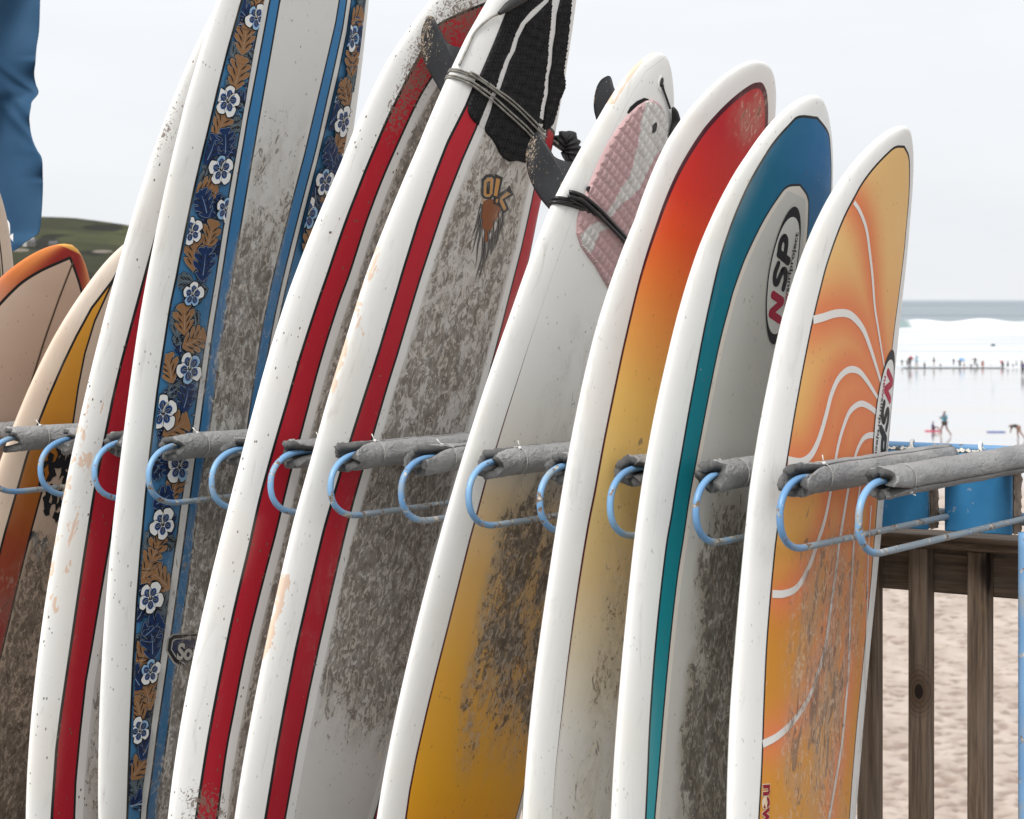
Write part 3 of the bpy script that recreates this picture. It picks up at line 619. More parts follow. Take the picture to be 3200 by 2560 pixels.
# ------------------------------------------------------------------ print on the boards
INK = (.015, .016, .020); RD = (.42, .018, .055)
def oval_logo(b, cpx, apx, bpx, hx, hv, flip, fill=None, name='oval_logo'):
    c = b.inv([cpx])[0]; p, q = b.inv([apx, bpx]); ax = (p - q); ax /= np.linalg.norm(ax); sd = np.array([ax[1], -ax[0]])
    if flip: ax, sd = -ax, -sd
    G = lambda s, t: c + ax * s - sd * t      # s along reading direction, t towards the tops of the letters
    th = np.linspace(0, 2 * np.pi, 97); items = []
    if fill:
        rr = [0.001, .2, .4, .6, .8, .97]
        for q0, q1 in zip(rr[:-1], rr[1:]): items.append(('strip', np.array([G(hv * q0 * math.cos(x), hx * q0 * math.sin(x)) for x in th]), np.array([G(hv * q1 * math.cos(x), hx * q1 * math.sin(x)) for x in th]), fill))
    outer = [G(hv * math.cos(x), hx * math.sin(x)) for x in th]; inner = [G((hv * (1 - .03) - .017 * abs(math.cos(x)) ** 2) * math.cos(x), hx * .925 * math.sin(x)) for x in th]
    items.append(('strip', np.array(outer), np.array(inner), INK))
    K = lambda L, wd, col: items.append(roundstroke([G(s, t) for s, t in L], wd, col))
    def lin_(L, wd, col):
        for u, v in zip(L[:-1], L[1:]): K([u, ((u[0] + v[0]) / 2, (u[1] + v[1]) / 2), v], wd, col)
    sc = hv / .14 * 1.13; z = lambda L: [(s * sc, t * hx / .06) for s, t in L]
    lin_(z([(-.080, -.014), (-.068, .030)]), .015 * sc, RD); lin_(z([(-.066, .030), (-.048, -.014)]), .015 * sc, RD); lin_(z([(-.046, -.014), (-.034, .030)]), .015 * sc, RD)
    K(z([(.020, .026), (.004, .033), (-.010, .029), (-.012, .017), (.000, .009), (.009, .002), (.006, -.011), (-.008, -.016), (-.022, -.012)]), .0145 * sc, INK)
    lin_(z([(.026, -.015), (.040, .031)]), .0155 * sc, INK); K(z([(.040, .031), (.060, .032), (.068, .022), (.061, .009), (.044, .005), (.036, .006)]), .0145 * sc, INK)
    items2 = []
    V, T = text2d('newsurfproject', .0185 * sc, .0003)
    x0, x1 = V[:, 0].min(), V[:, 0].max(); V[:, 0] = (V[:, 0] - x0) / (x1 - x0) * .148 * sc - .070 * sc; V[:, 1] = V[:, 1] * hx / .06 * 1.0 - .036 * hx / .06
    P = np.array([G(s, t) for s, t in V]); cols = [RD if s < -.034 * sc else INK for s, _ in V]
    o = decal(b, name, items, FILM[b.k], off=.0008, lift=.00008)
    X = b.S(P[:, 0], P[:, 1], .0022 + 0 * P[:, 0]); F2 = []
    for f in T:
        nr = np.cross(X[f[1]] - X[f[0]], X[f[2]] - X[f[0]]); F2.append(f if nr @ N_ > 0 else f[::-1])
    n = len(P); meshobj('lettering', X, F2, FILM[b.k], b.root, attrs=dict(ba=P[:, 0], bv=P[:, 1], bn=np.ones(n), col=np.array(cols), chip=np.zeros(n), mud=np.zeros(n), dirt=np.zeros(n)))
FILM = {k: film_mat('film_' + k.lower(), s, kw) for k, s, kw in (('D', 21., dict(amount=.8)), ('F', 41., dict(amount=.45)), ('B', 91., {}), ('I', 71., {}), ('J', 81., dict(dark=(.15, .095, .065), light=(.33, .23, .16), stretch=2.0)))}
oval_logo(bI, (2443, 862), (2473, 664), (2413, 1060), .060, .142, False, fill=(.72, .71, .67))
for k, (s, wd) in JC.items():
    decal(bJ, 'ray_line', [strip(bJ.inv(PX(s)), wd, (.80, .78, .74))], FILM['J'], off=.0006)
oval_logo(bJ, (2762, 1300), (2786, 1104), (2738, 1500), .056, .142, True, fill=(.80, .79, .76))
def small_text(b, s, size, px0, px1, col, edge=None, name='lettering', bold=.0006, off=.001):
    """line of text whose baseline runs from px0 towards px1 on the board"""
    p, q = b.inv([px0, px1]); ax = (q - p) / np.linalg.norm(q - p); up = np.array([-ax[1], ax[0]])
    for kk, (cc, bo, of) in enumerate(([(edge, bold + .0016, off)] if edge else []) + [(col, bold, off + .0006)]):
        V, T = text2d(s, size, bo); P = p + V[:, :1] * ax + V[:, 1:] * up
        # the deck is seen with a to the right and v up, so the text must not be mirrored
        X = b.S(P[:, 0], P[:, 1], of + 0 * P[:, 0]); F2 = []
        for f in T:
            nr = np.cross(X[f[1]] - X[f[0]], X[f[2]] - X[f[0]]); F2.append(f if nr @ N_ > 0 else f[::-1])
        n = len(P); meshobj(name, X, F2, FILM[b.k], b.root, attrs=dict(ba=P[:, 0], bv=P[:, 1], bn=np.ones(n), col=np.array([cc] * n), chip=np.zeros(n), mud=np.zeros(n), dirt=np.zeros(n)))
small_text(bJ, 'new', .046, (2384, 2450), (2381, 2600), (.26, .012, .03), (.74, .60, .42), bold=.0014)

# flame logo on the board with the black pad (traced polygons)
def FL(s): return bF.inv(PX(s) / 4.313 + np.array([1400, 500]))
GR = (.20, .19, .18); GO = (.52, .26, .075); BR = (.23, .075, .025)
it = [(FL("480,560 560,515 640,560 705,660 690,740 640,810 610,880 580,940 560,1010 525,1100 480,1150 468,1040 468,950 450,870 440,800 440,680"), BR)]
for s in ("450,590 410,750 375,900 312,1060", "452,640 420,850 385,1000 326,1240", "450,790 430,1000 400,1150 380,1390", "480,930 470,1150 450,1330 366,1615", "500,1100 492,1250 470,1400 410,1615",
          "540,960 545,1150 520,1290 500,1365", "568,950 565,1120 540,1240 506,1360", "620,820 615,1000 590,1150 570,1280", "655,820 650,980 625,1120 575,1275", "690,700 690,880 665,1050 630,1195", "735,700 740,840 700,950 655,1090"):
    q = FL(s); it.append(strip(q, [.0085, .0080, .0056, .0014], INK)); it.append(strip(q, [.0030, .0028, .0018, .0004], GR))
for s in ("440,640 430,690 415,740 420,680 440,640", "690,700 705,740 695,790 684,740 690,700", "640,815 655,860 640,930 620,980 615,880 640,815", "470,925 482,980 465,1060 455,1000 470,925", "572,960 575,1020 555,1080 550,1010 572,960"):
    it.append((FL(s)[:-1], (.50, .48, .45)))
it += [(FL("448,262 508,198 592,190 634,240 618,470 572,524 486,524 446,480"), INK), (FL("474,285 520,236 584,230 610,262 594,455 554,505 496,505 468,475"), GR), (FL("482,290 522,246 580,240 602,268 588,450 552,496 502,496 476,470"), GO), (FL("510,300 562,284 552,462 508,462"), INK),
       (FL("628,188 734,236 684,470 652,514 594,500 622,330"), INK), (FL("642,246 696,262 654,494 606,482"), GO), (FL("612,512 694,508 668,614 606,584"), INK), (FL("640,528 674,528 656,580 632,566"), GO),
       (FL("820,344 878,470 764,540 814,662 742,720 676,604 646,500 720,430 780,398"), INK), (FL("787,424 838,460 728,532 782,652 744,690 682,560 700,500"), GR), (FL("787,436 828,460 718,530 774,650 746,680 690,560 706,504"), GO),
       (FL("455,530 480,530 475,565 455,560"), GO)]
decal(bF, 'flame_logo', it, FILM['F'], off=.0008, lift=.00003, dense=.02)
# part-hidden shield on the floral board
NV = (.020, .030, .085); q = lambda s: bD.inv(PX(s))
decal(bD, 'shield_logo', [(q("517,2034 523,1994 540,1981 640,1974 700,1976 710,2010 690,2090 640,2128 590,2110 540,2072"), (.42, .40, .36)), (q("522,2032 527,1997 542,1985 640,1979 698,1981 706,2010 686,2086 640,2120 592,2104 543,2067"), INK),
    (q("533,2030 537,2003 546,1996 640,1989 692,1991 698,2010 680,2080 640,2108 598,2093 551,2060"), (.50, .48, .44)), (q("536,2029 540,2005 548,1999 640,1992 690,1994 695,2010 677,2077 640,2104 600,2089 554,2057"), NV)], FILM['D'], off=.0009, lift=.0001)
small_text(bD, 'Sou', .052, (549, 2059), (620, 2062), (.50, .48, .44), INK, bold=.0022, off=.0016)

# hibiscus band
def leafpoly(n=4, L=.05, Wd=.030, phase=0):
    q = np.linspace(0, 1, 97); pr = np.sin(np.pi * q ** .75) ** .6; notch = np.abs(np.cos(np.pi * q * n + phase)) ** 7
    wd = Wd * pr * (1 - .60 * notch); up = wd * .55
    l = np.stack([wd, (q - .5) * L + up], 1); r_ = np.stack([-wd, (q - .5) * L + up], 1)
    return np.vstack([l, r_[::-1][1:-1]])
def rotm(p, an): c, s_ = math.cos(an), math.sin(an); p = np.asarray(p); return np.stack([p[:, 0] * c - p[:, 1] * s_, p[:, 0] * s_ + p[:, 1] * c], 1)
def growp(P, d):
    c = P.mean(0); t = np.roll(P, -1, 0) - np.roll(P, 1, 0); t /= np.linalg.norm(t, axis=1)[:, None] + 1e-9; nn = np.stack([t[:, 1], -t[:, 0]], 1)
    s = 1 if ((P + nn * 1e-4 - c) ** 2).sum() > ((P - c) ** 2).sum() else -1
    return P + nn * s * d
def clipband(P, lo, hi):
    P = P.copy(); P[:, 0] = np.clip(P[:, 0], lo(P[:, 1]), hi(P[:, 1])); return P
Pd1, Pd2 = boundary(bD, d1), boundary(bD, d2)
def bandclip(side):
    f1_ = lambda v: np.interp(v, Pd1[:, 1], Pd1[:, 0]) - .0028; f2_ = lambda v: np.interp(v, Pd2[:, 1], Pd2[:, 0]) + .0022
    return ((lambda v: -f1_(v) + bD.sh), (lambda v: -f2_(v) + bD.sh)) if side < 0 else ((lambda v: f2_(v) + bD.sh), (lambda v: f1_(v) + bD.sh))
BRN = (.30, .155, .07); BRN2 = (.36, .195, .095); NAV = (.012, .032, .105); LNE = (.36, .30, .24); LNB = (.25, .33, .45)
def leaf(items, c, an, size, kind, side):
    lo, hi = bandclip(side); P = rotm(leafpoly(random.choice((3, 4)), .080 * size, .034 * size, random.random()), an) + c
    fill, ln = ((BRN, LNE) if kind == 'b' else (NAV, LNB))
    if kind == 'g': fill, ln = (.10, .13, .15), (.2, .25, .28)
    items.append((clipband(growp(P, .0026), lo, hi), INK)); items.append((clipband(growp(P, .0009), lo, hi), ln)); items.append((clipband(P, lo, hi), fill))
    mid = rotm(np.array([(0, -.026 * size), (.0015, 0), (0, .024 * size)]), an) + c
    items.append(('strip', *[clipband(x, lo, hi) for x in ribbon(mid, [.0022, .0016, .0006], 12)], ln))
    for k in (-.8, -.25, .3):
        for sg in (-1, 1):
            v = rotm(np.array([(sg * .006 * size, k * .03 * size), (sg * .012 * size, k * .03 * size + .007), (sg * .019 * size, k * .03 * size + .015)]), an) + c
            items.append(('strip', *[clipband(x, lo, hi) for x in ribbon(v, [.0010, .0042, .0012], 8)], INK))
def flower(items, c, r, an, side):
    lo, hi = bandclip(side); pr_ = [random.random() for _ in range(5)]
    for layer, (gr, col) in enumerate(((.0028, INK), (0, (.78, .78, .76)))):
        for k in range(5):
            th = an + k * 2 * math.pi / 5; s = np.linspace(0, 2 * np.pi, 30, endpoint=False)
            P = np.stack([r * .56 + r * .44 * np.cos(s), r * .38 * np.sin(s) * (1 + .25 * np.cos(s)) + .035 * r * np.cos(5 * s)], 1) * (.86 + .26 * pr_[k])
            items.append((clipband(growp(rotm(P, th) + c, gr) if gr else rotm(P, th) + c, lo, hi), col if layer == 0 or pr_[k] > .25 else (.30, .48, .66)))
    for k in range(5):
        th = an + k * 2 * math.pi / 5; s = np.linspace(0, 2 * np.pi, 16, endpoint=False)
        for rr, wd, col in ((.44, .24, (.06, .13, .33)), (.40, .19, NAV), (.36, .07, (.30, .36, .48)), (.34, .045, INK)):
            P = np.stack([r * rr + r * rr * .62 * np.cos(s), r * wd * np.sin(s)], 1); items.append((clipband(rotm(P, th) + c, lo, hi), col))
    s = np.linspace(0, 2 * np.pi, 16, endpoint=False); items.append((clipband(np.stack([.12 * r * np.cos(s), .12 * r * np.sin(s)], 1) + c, lo, hi), INK))
    st = rotm(np.array([(0, 0), (r * .3, r * .12), (r * .62, r * .10)]), an + .5) + c; items.append(('strip', *[clipband(x, lo, hi) for x in ribbon(st, [.006, .006, .008], 10)], INK)); items.append(('strip', *[clipband(x, lo, hi) for x in ribbon(st, [.003, .003, .004], 10)], (.6, .6, .55)))
random.seed(3)
FLW = "796,56 707,316 686,530 700,655 594,724 597,922 587,1152 503,1290 556,1458 503,1637 464,1869 464,2098 431,2282"
LFB = "760,122 740,230 806,0 686,393 640,595 653,735 602,796 571,999 602,1065 525,1152 546,1336 541,1524 485,1711 459,1772 497,1813 439,2058 454,2165 428,2216 434,2394"
LFN = "755,45 750,330 699,449 655,470 633,638 633,826 577,1244 530,1458 505,1560 470,1966 470,2010 415,2120 428,2506 455,2330"
LFG = "725,180 650,560 555,1010 610,1350 455,1720 500,1880 430,2170 470,2200 420,2470"
def far_like(q): return np.array([-q[0] + 2 * bD.sh, q[1]])
items = []
for side in (-1, 1):
    for v_ in np.arange(.45 if side < 0 else 1.7, 2.5, .021):
        mid_ = (np.interp(v_, Pd1[:, 1], Pd1[:, 0]) + np.interp(v_, Pd2[:, 1], Pd2[:, 0])) / 2; c = np.array([side * mid_ + bD.sh + random.uniform(-.036, .036), v_])
        leaf(items, c, random.uniform(-3, 3), random.uniform(.45, .75), random.choice('nng'), side)
    for s, kd, sz in ((LFG, 'g', 1.0), (LFB, 'b', 1.0), (LFN, 'n', .95)):
        for c in bD.inv(PX(s)):
            if side > 0 and c[1] < 1.7: continue
            c = c if side < 0 else far_like(c) + np.array([0, .03]); leaf(items, c, random.uniform(-1.1, 1.1), sz * random.uniform(.85, 1.1), kd, side)
    for c in bD.inv(PX(FLW)):
        if side > 0 and c[1] < 1.7: continue
        c = c if side < 0 else far_like(c) + np.array([0, .03]); flower(items, c, random.choice((.032, .037, .042, .046)), random.uniform(0, 1.2), side)
decal(bD, 'flower_band_print', items, FILM['D'], off=.0005, lift=.0000035, dense=.03)
# torn black sticker on the tan board
tear = []
for _ in range(34):
    cx_, cy_ = random.choice(((165, 1490), (150, 1580), (120, 1700), (200, 1440), (185, 1560)))
    (a0, v0), = bB.inv([(cx_ + random.gauss(0, 22), cy_ + random.gauss(0, 40))]); s = np.linspace(0, 2 * np.pi, 9, endpoint=False); rr = np.array([random.uniform(.003, .017) for _ in s])
    tear.append((np.stack([a0 + rr * np.cos(s), v0 + 1.7 * rr * np.sin(s)], 1), INK))
decal(bB, 'torn_sticker', tear, FILM['B'], off=.0006, lift=.00001)['kind'] = 'stuff'

# ------------------------------------------------------------------ fins, pads, leashes
def in_poly(x, y, P):
    c = np.zeros(x.shape, bool); j = len(P) - 1
    for i in range(len(P)):
        xi, yi = P[i]; xj, yj = P[j]
        k = ((yi > y) != (yj > y)) & (x < (xj - xi) * (y - yi) / (yj - yi + 1e-12) + xi); c ^= k; j = i
    return c
def fin(b, px, a_fin, base_n, root_pts=2):
    """px: outline of the blade, root first; the blade stands in the plane a = a_fin of the board"""
    P = []
    for q in px:
        d = ray(*q); o = b.base + b.A * a_fin; k = ((o - CAMP) @ b.A) / (d @ b.A); P.append(CAMP + d * k)
    P = np.array(P); Q = smoothpoly(np.vstack([P, P[:1]]), 49)[:-1] if False else P
    # densify the free edge
    Q = smoothpoly(P, 44)
    into = N_ * base_n                       # bury the root in the hull
    Q = np.vstack([Q, Q[-1] + into, Q[0] + into]); c = (Q[0] + Q[43]) / 2 + into * .5
    V = []; m = len(Q); lay = ((1.0, .0011), (.90, .0022), (.70, .0036), (.35, .0046), (.0, .0048)); wf = []
    hmax = max(((x - P[0]) @ (-N_)) for x in Q)
    for s, th in lay:
        for sg in (1, -1): V += [c + (x - c) * s + b.A * th * sg for x in Q]; wf += list(np.clip((((c + (Q - c) * s) - P[0]) @ (-N_)) / hmax * 1.5 - .45, 0, 1))
    Fc = []
    for l in range(len(lay) - 1):
        for si in (0, 1):
            a0 = (l * 2 + si) * m; b0 = ((l + 1) * 2 + si) * m
            for j in range(m):
                f = (a0 + j, a0 + (j + 1) % m, b0 + (j + 1) % m, b0 + j); Fc.append(f if si == 0 else f[::-1])
    for j in range(m): Fc.append((j, j + m, m + (j + 1) % m, (j + 1) % m))
    o = meshobj('fin', V, Fc, M['fin'], b.root, attrs=dict(wearf=np.array(wf)))
    return o
fin(bG, C2("1412,1290 1380,1255 1335,1195 1292,1112 1268,1030 1262,940 1284,868 1316,818 1336,808 1352,826 1362,860 1390,912 1440,962 1498,986 1560,992"), -.15, .045)
fin(bG, C2("1693,733 1680,680 1678,620 1692,545 1718,495 1752,470 1774,466 1786,486 1796,530 1830,590"), .0, .05)
fin(bF, C2("745,572 715,520 680,460 648,400 626,330 619,250 626,180 648,125 676,98 696,108 716,150 736,192 772,250 808,278 862,292"), -.15, .045)

def pad(b, name, poly_px, mat, cell, hgt, thick, ang, colour=None, step=.0032, shape='pyramid'):
    """moulded grip pad: a sheet over the deck with raised studs and real edges"""
    P = b.inv(poly_px) if not isinstance(poly_px, tuple) else poly_px[0]
    a0, a1, v0, v1 = P[:, 0].min(), P[:, 0].max(), P[:, 1].min(), P[:, 1].max()
    na, nv = int((a1 - a0) / step) + 2, int((v1 - v0) / step) + 2
    ca = a0 + (np.arange(na) + .5) * step; cv = v0 + (np.arange(nv) + .5) * step
    CA, CV = np.meshgrid(ca, cv, indexing='ij'); ins = in_poly(CA, CV, P)
    ga = a0 + np.arange(na + 1) * step; gv = v0 + np.arange(nv + 1) * step
    idx = -np.ones((na + 1, nv + 1), int); VA = []; VV = []; Fc = []
    def vid(i, j):
        if idx[i, j] < 0: idx[i, j] = len(VA); VA.append(ga[i]); VV.append(gv[j])
        return idx[i, j]
    for i, j in np.argwhere(ins): Fc.append((vid(i, j), vid(i + 1, j), vid(i + 1, j + 1), vid(i, j + 1)))
    VA = np.array(VA); VV = np.array(VV)
    # pull the stepped border onto the traced outline
    from collections import Counter
    ec = Counter()
    for f in Fc:
        for u, v in zip(f, f[1:] + f[:1]): ec[(min(u, v), max(u, v))] += 1
    bord = sorted({q for e_, c in ec.items() if c == 1 for q in e_})
    segs = list(zip(P, np.roll(P, -1, 0)))
    for q in bord:
        best = None
        for (x0, y0), (x1, y1) in segs:
            dx, dy = x1 - x0, y1 - y0; t = min(1, max(0, ((VA[q] - x0) * dx + (VV[q] - y0) * dy) / (dx * dx + dy * dy + 1e-12))); X, Y = x0 + t * dx, y0 + t * dy
            D = (VA[q] - X) ** 2 + (VV[q] - Y) ** 2
            if best is None or D < best[0]: best = (D, X, Y)
        if best[0] < (1.5 * step) ** 2: VA[q], VV[q] = best[1], best[2]
    wv = b.w(VV) * .985; VA = np.clip(VA, -wv, wv)
    c_, s_ = math.cos(ang), math.sin(ang); u = (VA * c_ + VV * s_) / cell; v = (-VA * s_ + VV * c_) / (cell * (1.25 if shape == 'pyramid' else 1.9))
    if shape == 'pyramid':
        fu, fv = np.abs(u - np.floor(u) - .5) * 2, np.abs(v - np.floor(v) - .5) * 2; st = np.clip((1 - np.maximum(fu, fv)) * 1.5, 0, .8) / .8
    else:
        p1, p2 = u + v, u - v; f1_, f2_ = np.abs(p1 - np.floor(p1) - .5) * 2, np.abs(p2 - np.floor(p2) - .5) * 2; st = np.clip((1 - np.maximum(f1_, f2_)) * 1.6, 0, .9) / .9
    isb = np.zeros(len(VA)); isb[bord] = 1
    top = b.S(VA, VV, thick + st * hgt * (1 - isb) - isb * thick * .45); bot = b.S(VA[bord], VV[bord], 0 * VA[bord] - .0003)
    n0 = len(VA); V = np.vstack([top, bot]); mp_ = {q: n0 + i for i, q in enumerate(bord)}
    for (u_, v_), c in ec.items():
        if c == 1: Fc.append((u_, v_, mp_[v_], mp_[u_]))
    col = colour(VA, VV) if colour else np.tile((.01, .01, .01), (n0, 1))
    at_ = dict(pc=np.stack([np.r_[VA, VA[bord]], np.r_[VV, VV[bord]], 0 * np.r_[VA, VA[bord]]], 1), col=np.vstack([col, col[bord]]), cut=np.r_[st, st[bord] * 0 + 1])
    return meshobj(name, V, Fc, mat, b.root, attrs=at_, smooth=False)
# black three-piece pad on F; the gaps between the pieces show the white sheet laid over the deck
padF = [
 "1166,0 1120,120 1060,270 1000,410 940,545 905,640 904,680 915,712 940,745 968,768 985,720 1010,660 1040,585 1075,530 1100,450 1130,370 1165,300 1185,225 1225,145 1285,72 1360,10 1400,-40 1420,-160 1240,-160",
 "1012,812 1050,850 1075,890 1095,935 1125,972 1160,992 1210,986 1255,1000 1300,960 1322,880 1325,800 1336,740 1348,660 1368,560 1375,470 1390,380 1396,260 1408,160 1414,60 1428,-160 1422,-100 1400,10 1330,80 1258,150 1215,235 1195,310 1160,375 1132,460 1103,545 1065,600 1045,680 1008,780",
 "1360,800 1400,790 1425,760 1440,700 1462,620 1476,540 1488,440 1498,370 1510,280 1520,180 1530,90 1536,0 1528,-160 1474,-160 1470,0 1448,90 1440,200 1424,290 1418,390 1400,470 1396,570 1376,660"]
under = C2('1170,60 1110,200 1050,330 990,460 935,570 912,650 920,710 950,750 1010,795 1060,842 1090,885 1112,935 1140,965 1180,985 1240,985 1290,945 1312,870 1330,790 1425,735 1455,620 1480,440 1500,280 1518,90 1515,-150 1250,-150')
decal(bF, 'pad_white_underlay', [(bF.inv(under), (.66, .63, .58))], FILM['F'], off=.0011, dense=.02)  # white sheet under the pad pieces, covers the red inlay in the gaps
for s in padF: pad(bF, 'traction_pad', C2(s), M['padb'], .0105, .0030, .004, .35, shape='diamond')
PK = (.50, .325, .33); WH = (.60, .585, .56)
gpad = C2("1990,618 2030,612 2068,632 2100,680 2120,740 2120,830 2085,930 2045,1010 2010,1100 1980,1220 1950,1330 1905,1440 1865,1570 1830,1680 1790,1790 1762,1768 1722,1700 1682,1630 1640,1575 1595,1510 1568,1430 1572,1345 1598,1250 1636,1160 1668,1080 1712,975 1760,880 1825,778 1890,695 1940,648")
wp = [bG.inv(C2("1985,620 2060,640 2125,720 2125,860 2040,960 1990,1050 1950,1150 1890,1210 1830,1250 1760,1340 1735,1315 1790,1230 1830,1150 1880,1080 1930,900 1950,760")), bG.inv(C2("1580,1440 1650,1375 1700,1355 1760,1400 1700,1420 1670,1480 1660,1530 1640,1555 1600,1505"))]
def gcol(a, v):
    c = np.tile(PK, (len(a), 1))
    for P in wp: c[in_poly(a, v, P)] = WH
    return c
pad(bG, 'traction_pad', gpad, M['padp'], .0185, .0034, .0045, -.30, gcol)
blk = C2("1880,690 1900,655 1940,620 1985,600 2012,608 2000,640 1940,662 1895,700")
pad(bG, 'pad_underlay', blk, M['padb'], .5, .0, .002, 0, shape='pyramid')
def disc(b, name, px, ra, rv, mat, off, n=20, th=.002):
    (a, v), = b.inv([px]); s = np.linspace(0, 2 * np.pi, n, endpoint=False)
    A = np.r_[a + ra * np.cos(s), a + ra * np.cos(s), a]; Vv = np.r_[v + rv * np.sin(s), v + rv * np.sin(s), v]; O = np.r_[np.full(n, off - th), np.full(n + 1, off)]
    X = b.S(A, Vv, O); Fc = [(i, (i + 1) % n, n + (i + 1) % n, n + i) for i in range(n)] + [(n + i, n + (i + 1) % n, 2 * n) for i in range(n)]
    return meshobj(name, X, Fc, mat, b.root, smooth=False)
disc(bG, 'pad_hole', (2036, 400), .007, .012, M['black'], .0095)
disc(bG, 'leash_plug', (2066, 260), .0135, .018, M['tie'], .0022); disc(bG, 'plug_recess', (2065, 258), .007, .011, M['black'], .0028)
disc(bG, 'pad_screw', (1833, 591), .006, .006, M['black'], .006)
def deckpts(b, px, off): q = b.inv(px); return b.S(q[:, 0], q[:, 1], off)
def cordobj(name, pts, r, mat, n=8, m=None, label=None, cat=None, parent=None, rad=None):
    P = smoothpoly(np.asarray(pts), m or max(16, len(pts) * 8)); V, Fc = sweep(P, r if rad is None else np.interp(np.linspace(0, 1, len(P)), np.linspace(0, 1, len(rad)), rad), n)
    return meshobj(name, V, Fc, mat, parent, label=label, cat=cat)
# leash wound round board F: four runs of grey cord
lf = empty('surfboard_leash', tuple(bF.S(np.array(0.), np.array(2.3), .01)), 'thin grey leash cord wound round the board with the black pad', 'leash')
def rail_wrap(b, px, r=.0035):
    """where a cord goes round the near rail: from deck edge over the rail to the underside"""
    q = b.inv([px])[0]; v = q[1]; out = []
    for nn in (.93, .75, .5, .2, -.15, -.5, -.8, -.97):
        w_, h_ = b.w(v), b.h(v); x = (1 - nn * nn) ** (1 / CE); vv = v - .004 * (1 - nn)
        out.append(b.ctr(np.array(vv)) - (w_ * x + r * x) * b.A + (h_ * nn + r * nn) * N_)
    return out
farF = lambda px, py, k=.0: CAMP + ray(px, py) * (np.linalg.norm((bF.S(np.array(.22), np.array(2.1), 0.) - CAMP) * np.array([0, 1, 0])) + k)
for j, (first, mid) in enumerate((("862,432", "905,443 942,462 985,495 1050,540 1150,610 1250,700 1340,790"), ("850,440", "900,455 940,480 1000,520 1080,580 1180,660 1280,760 1350,830"), ("842,470", "890,490 925,510 970,540 1050,600 1150,690 1240,770 1320,850"), ("830,480", "880,505 920,528 960,560 1040,620 1140,708 1230,790 1310,865"))):
    pts = rail_wrap(bF, C2(first)[0] + np.array([6, 0]))[::-1] + list(deckpts(bF, C2(mid), .0085)); pts += [farF(*C2(s)[0]) for s in ("%d,%d" % (1405 + j * 4, 838 + 12 * j), "%d,%d" % (1460 + j, 880 + 8 * j))]
    cordobj('cord', pts, .0026, M['wirecord'], parent=lf, m=90)
pts = list(deckpts(bF, C2("1075,88 1040,105 985,148 930,205"), .006)) + [bF.S(np.array(-bF.w(np.array(v)) * .985), np.array(v), .006) for v in np.linspace(bF.inv(C2("905,250"))[0][1], bF.inv(C2("820,440"))[0][1], 6)][1:-1]
cordobj('cord', pts, .0030, M['wirecord'], parent=lf, m=50)
cordobj('rail_saver', deckpts(bF, C2("1068,86 1100,62 1140,32 1195,0 1260,-40"), .013), .011, M['black'], parent=lf, rad=[.005, .0105, .012, .012, .012], m=40)
# cuff at the far rail
V = []; cuff = [farF(*C2(s)[0], .02) for s in ("1455,905 ", "1480,870", "1520,850", "1545,900", "1540,960", "1500,985")]
P = smoothpoly(cuff, 60); rad = .021 + .003 * np.sin(np.arange(60) * .9); V_, F_ = sweep(P, rad, 12); V_ = V_ + rng.normal(size=V_.shape) * .0006
meshobj('ankle_cuff', V_, F_, M['black'], lf)
lg = empty('surfboard_leash', tuple(bG.S(np.array(0.), np.array(1.9), .01)), 'thick black leash cord strapped round the board with the pink pad', 'leash')
for j, (f0, s) in enumerate((("1452,1205", "1500,1182 1560,1192 1615,1225 1690,1290 1760,1365 1830,1440 1880,1500"), ("1446,1232", "1490,1212 1550,1218 1610,1255 1680,1322 1750,1390 1820,1462 1875,1530"))):
    pts = rail_wrap(bG, C2(f0)[0], .005)[::-1] + list(deckpts(bG, C2(s), .0125)); cordobj('cord', pts, .0046, M['blackcord'], parent=lg, m=80)
ls = empty('surfboard_leash', tuple(bG.S(np.array(.1), np.array(2.1), .01)), 'short black leash string hanging from the plug above the pink pad', 'leash')
cordobj('string', deckpts(bG, C2("2087,520 2092,550 2110,600 2132,665"), .005), .0028, M['blackcord'], parent=ls)
q = deckpts(bG, C2("2132,665 2142,690 2150,740 2142,800 2128,850"), .013); cordobj('rail_saver', q, .01, M['black'], parent=ls, rad=[.004, .009, .011, .012, .010], m=30)

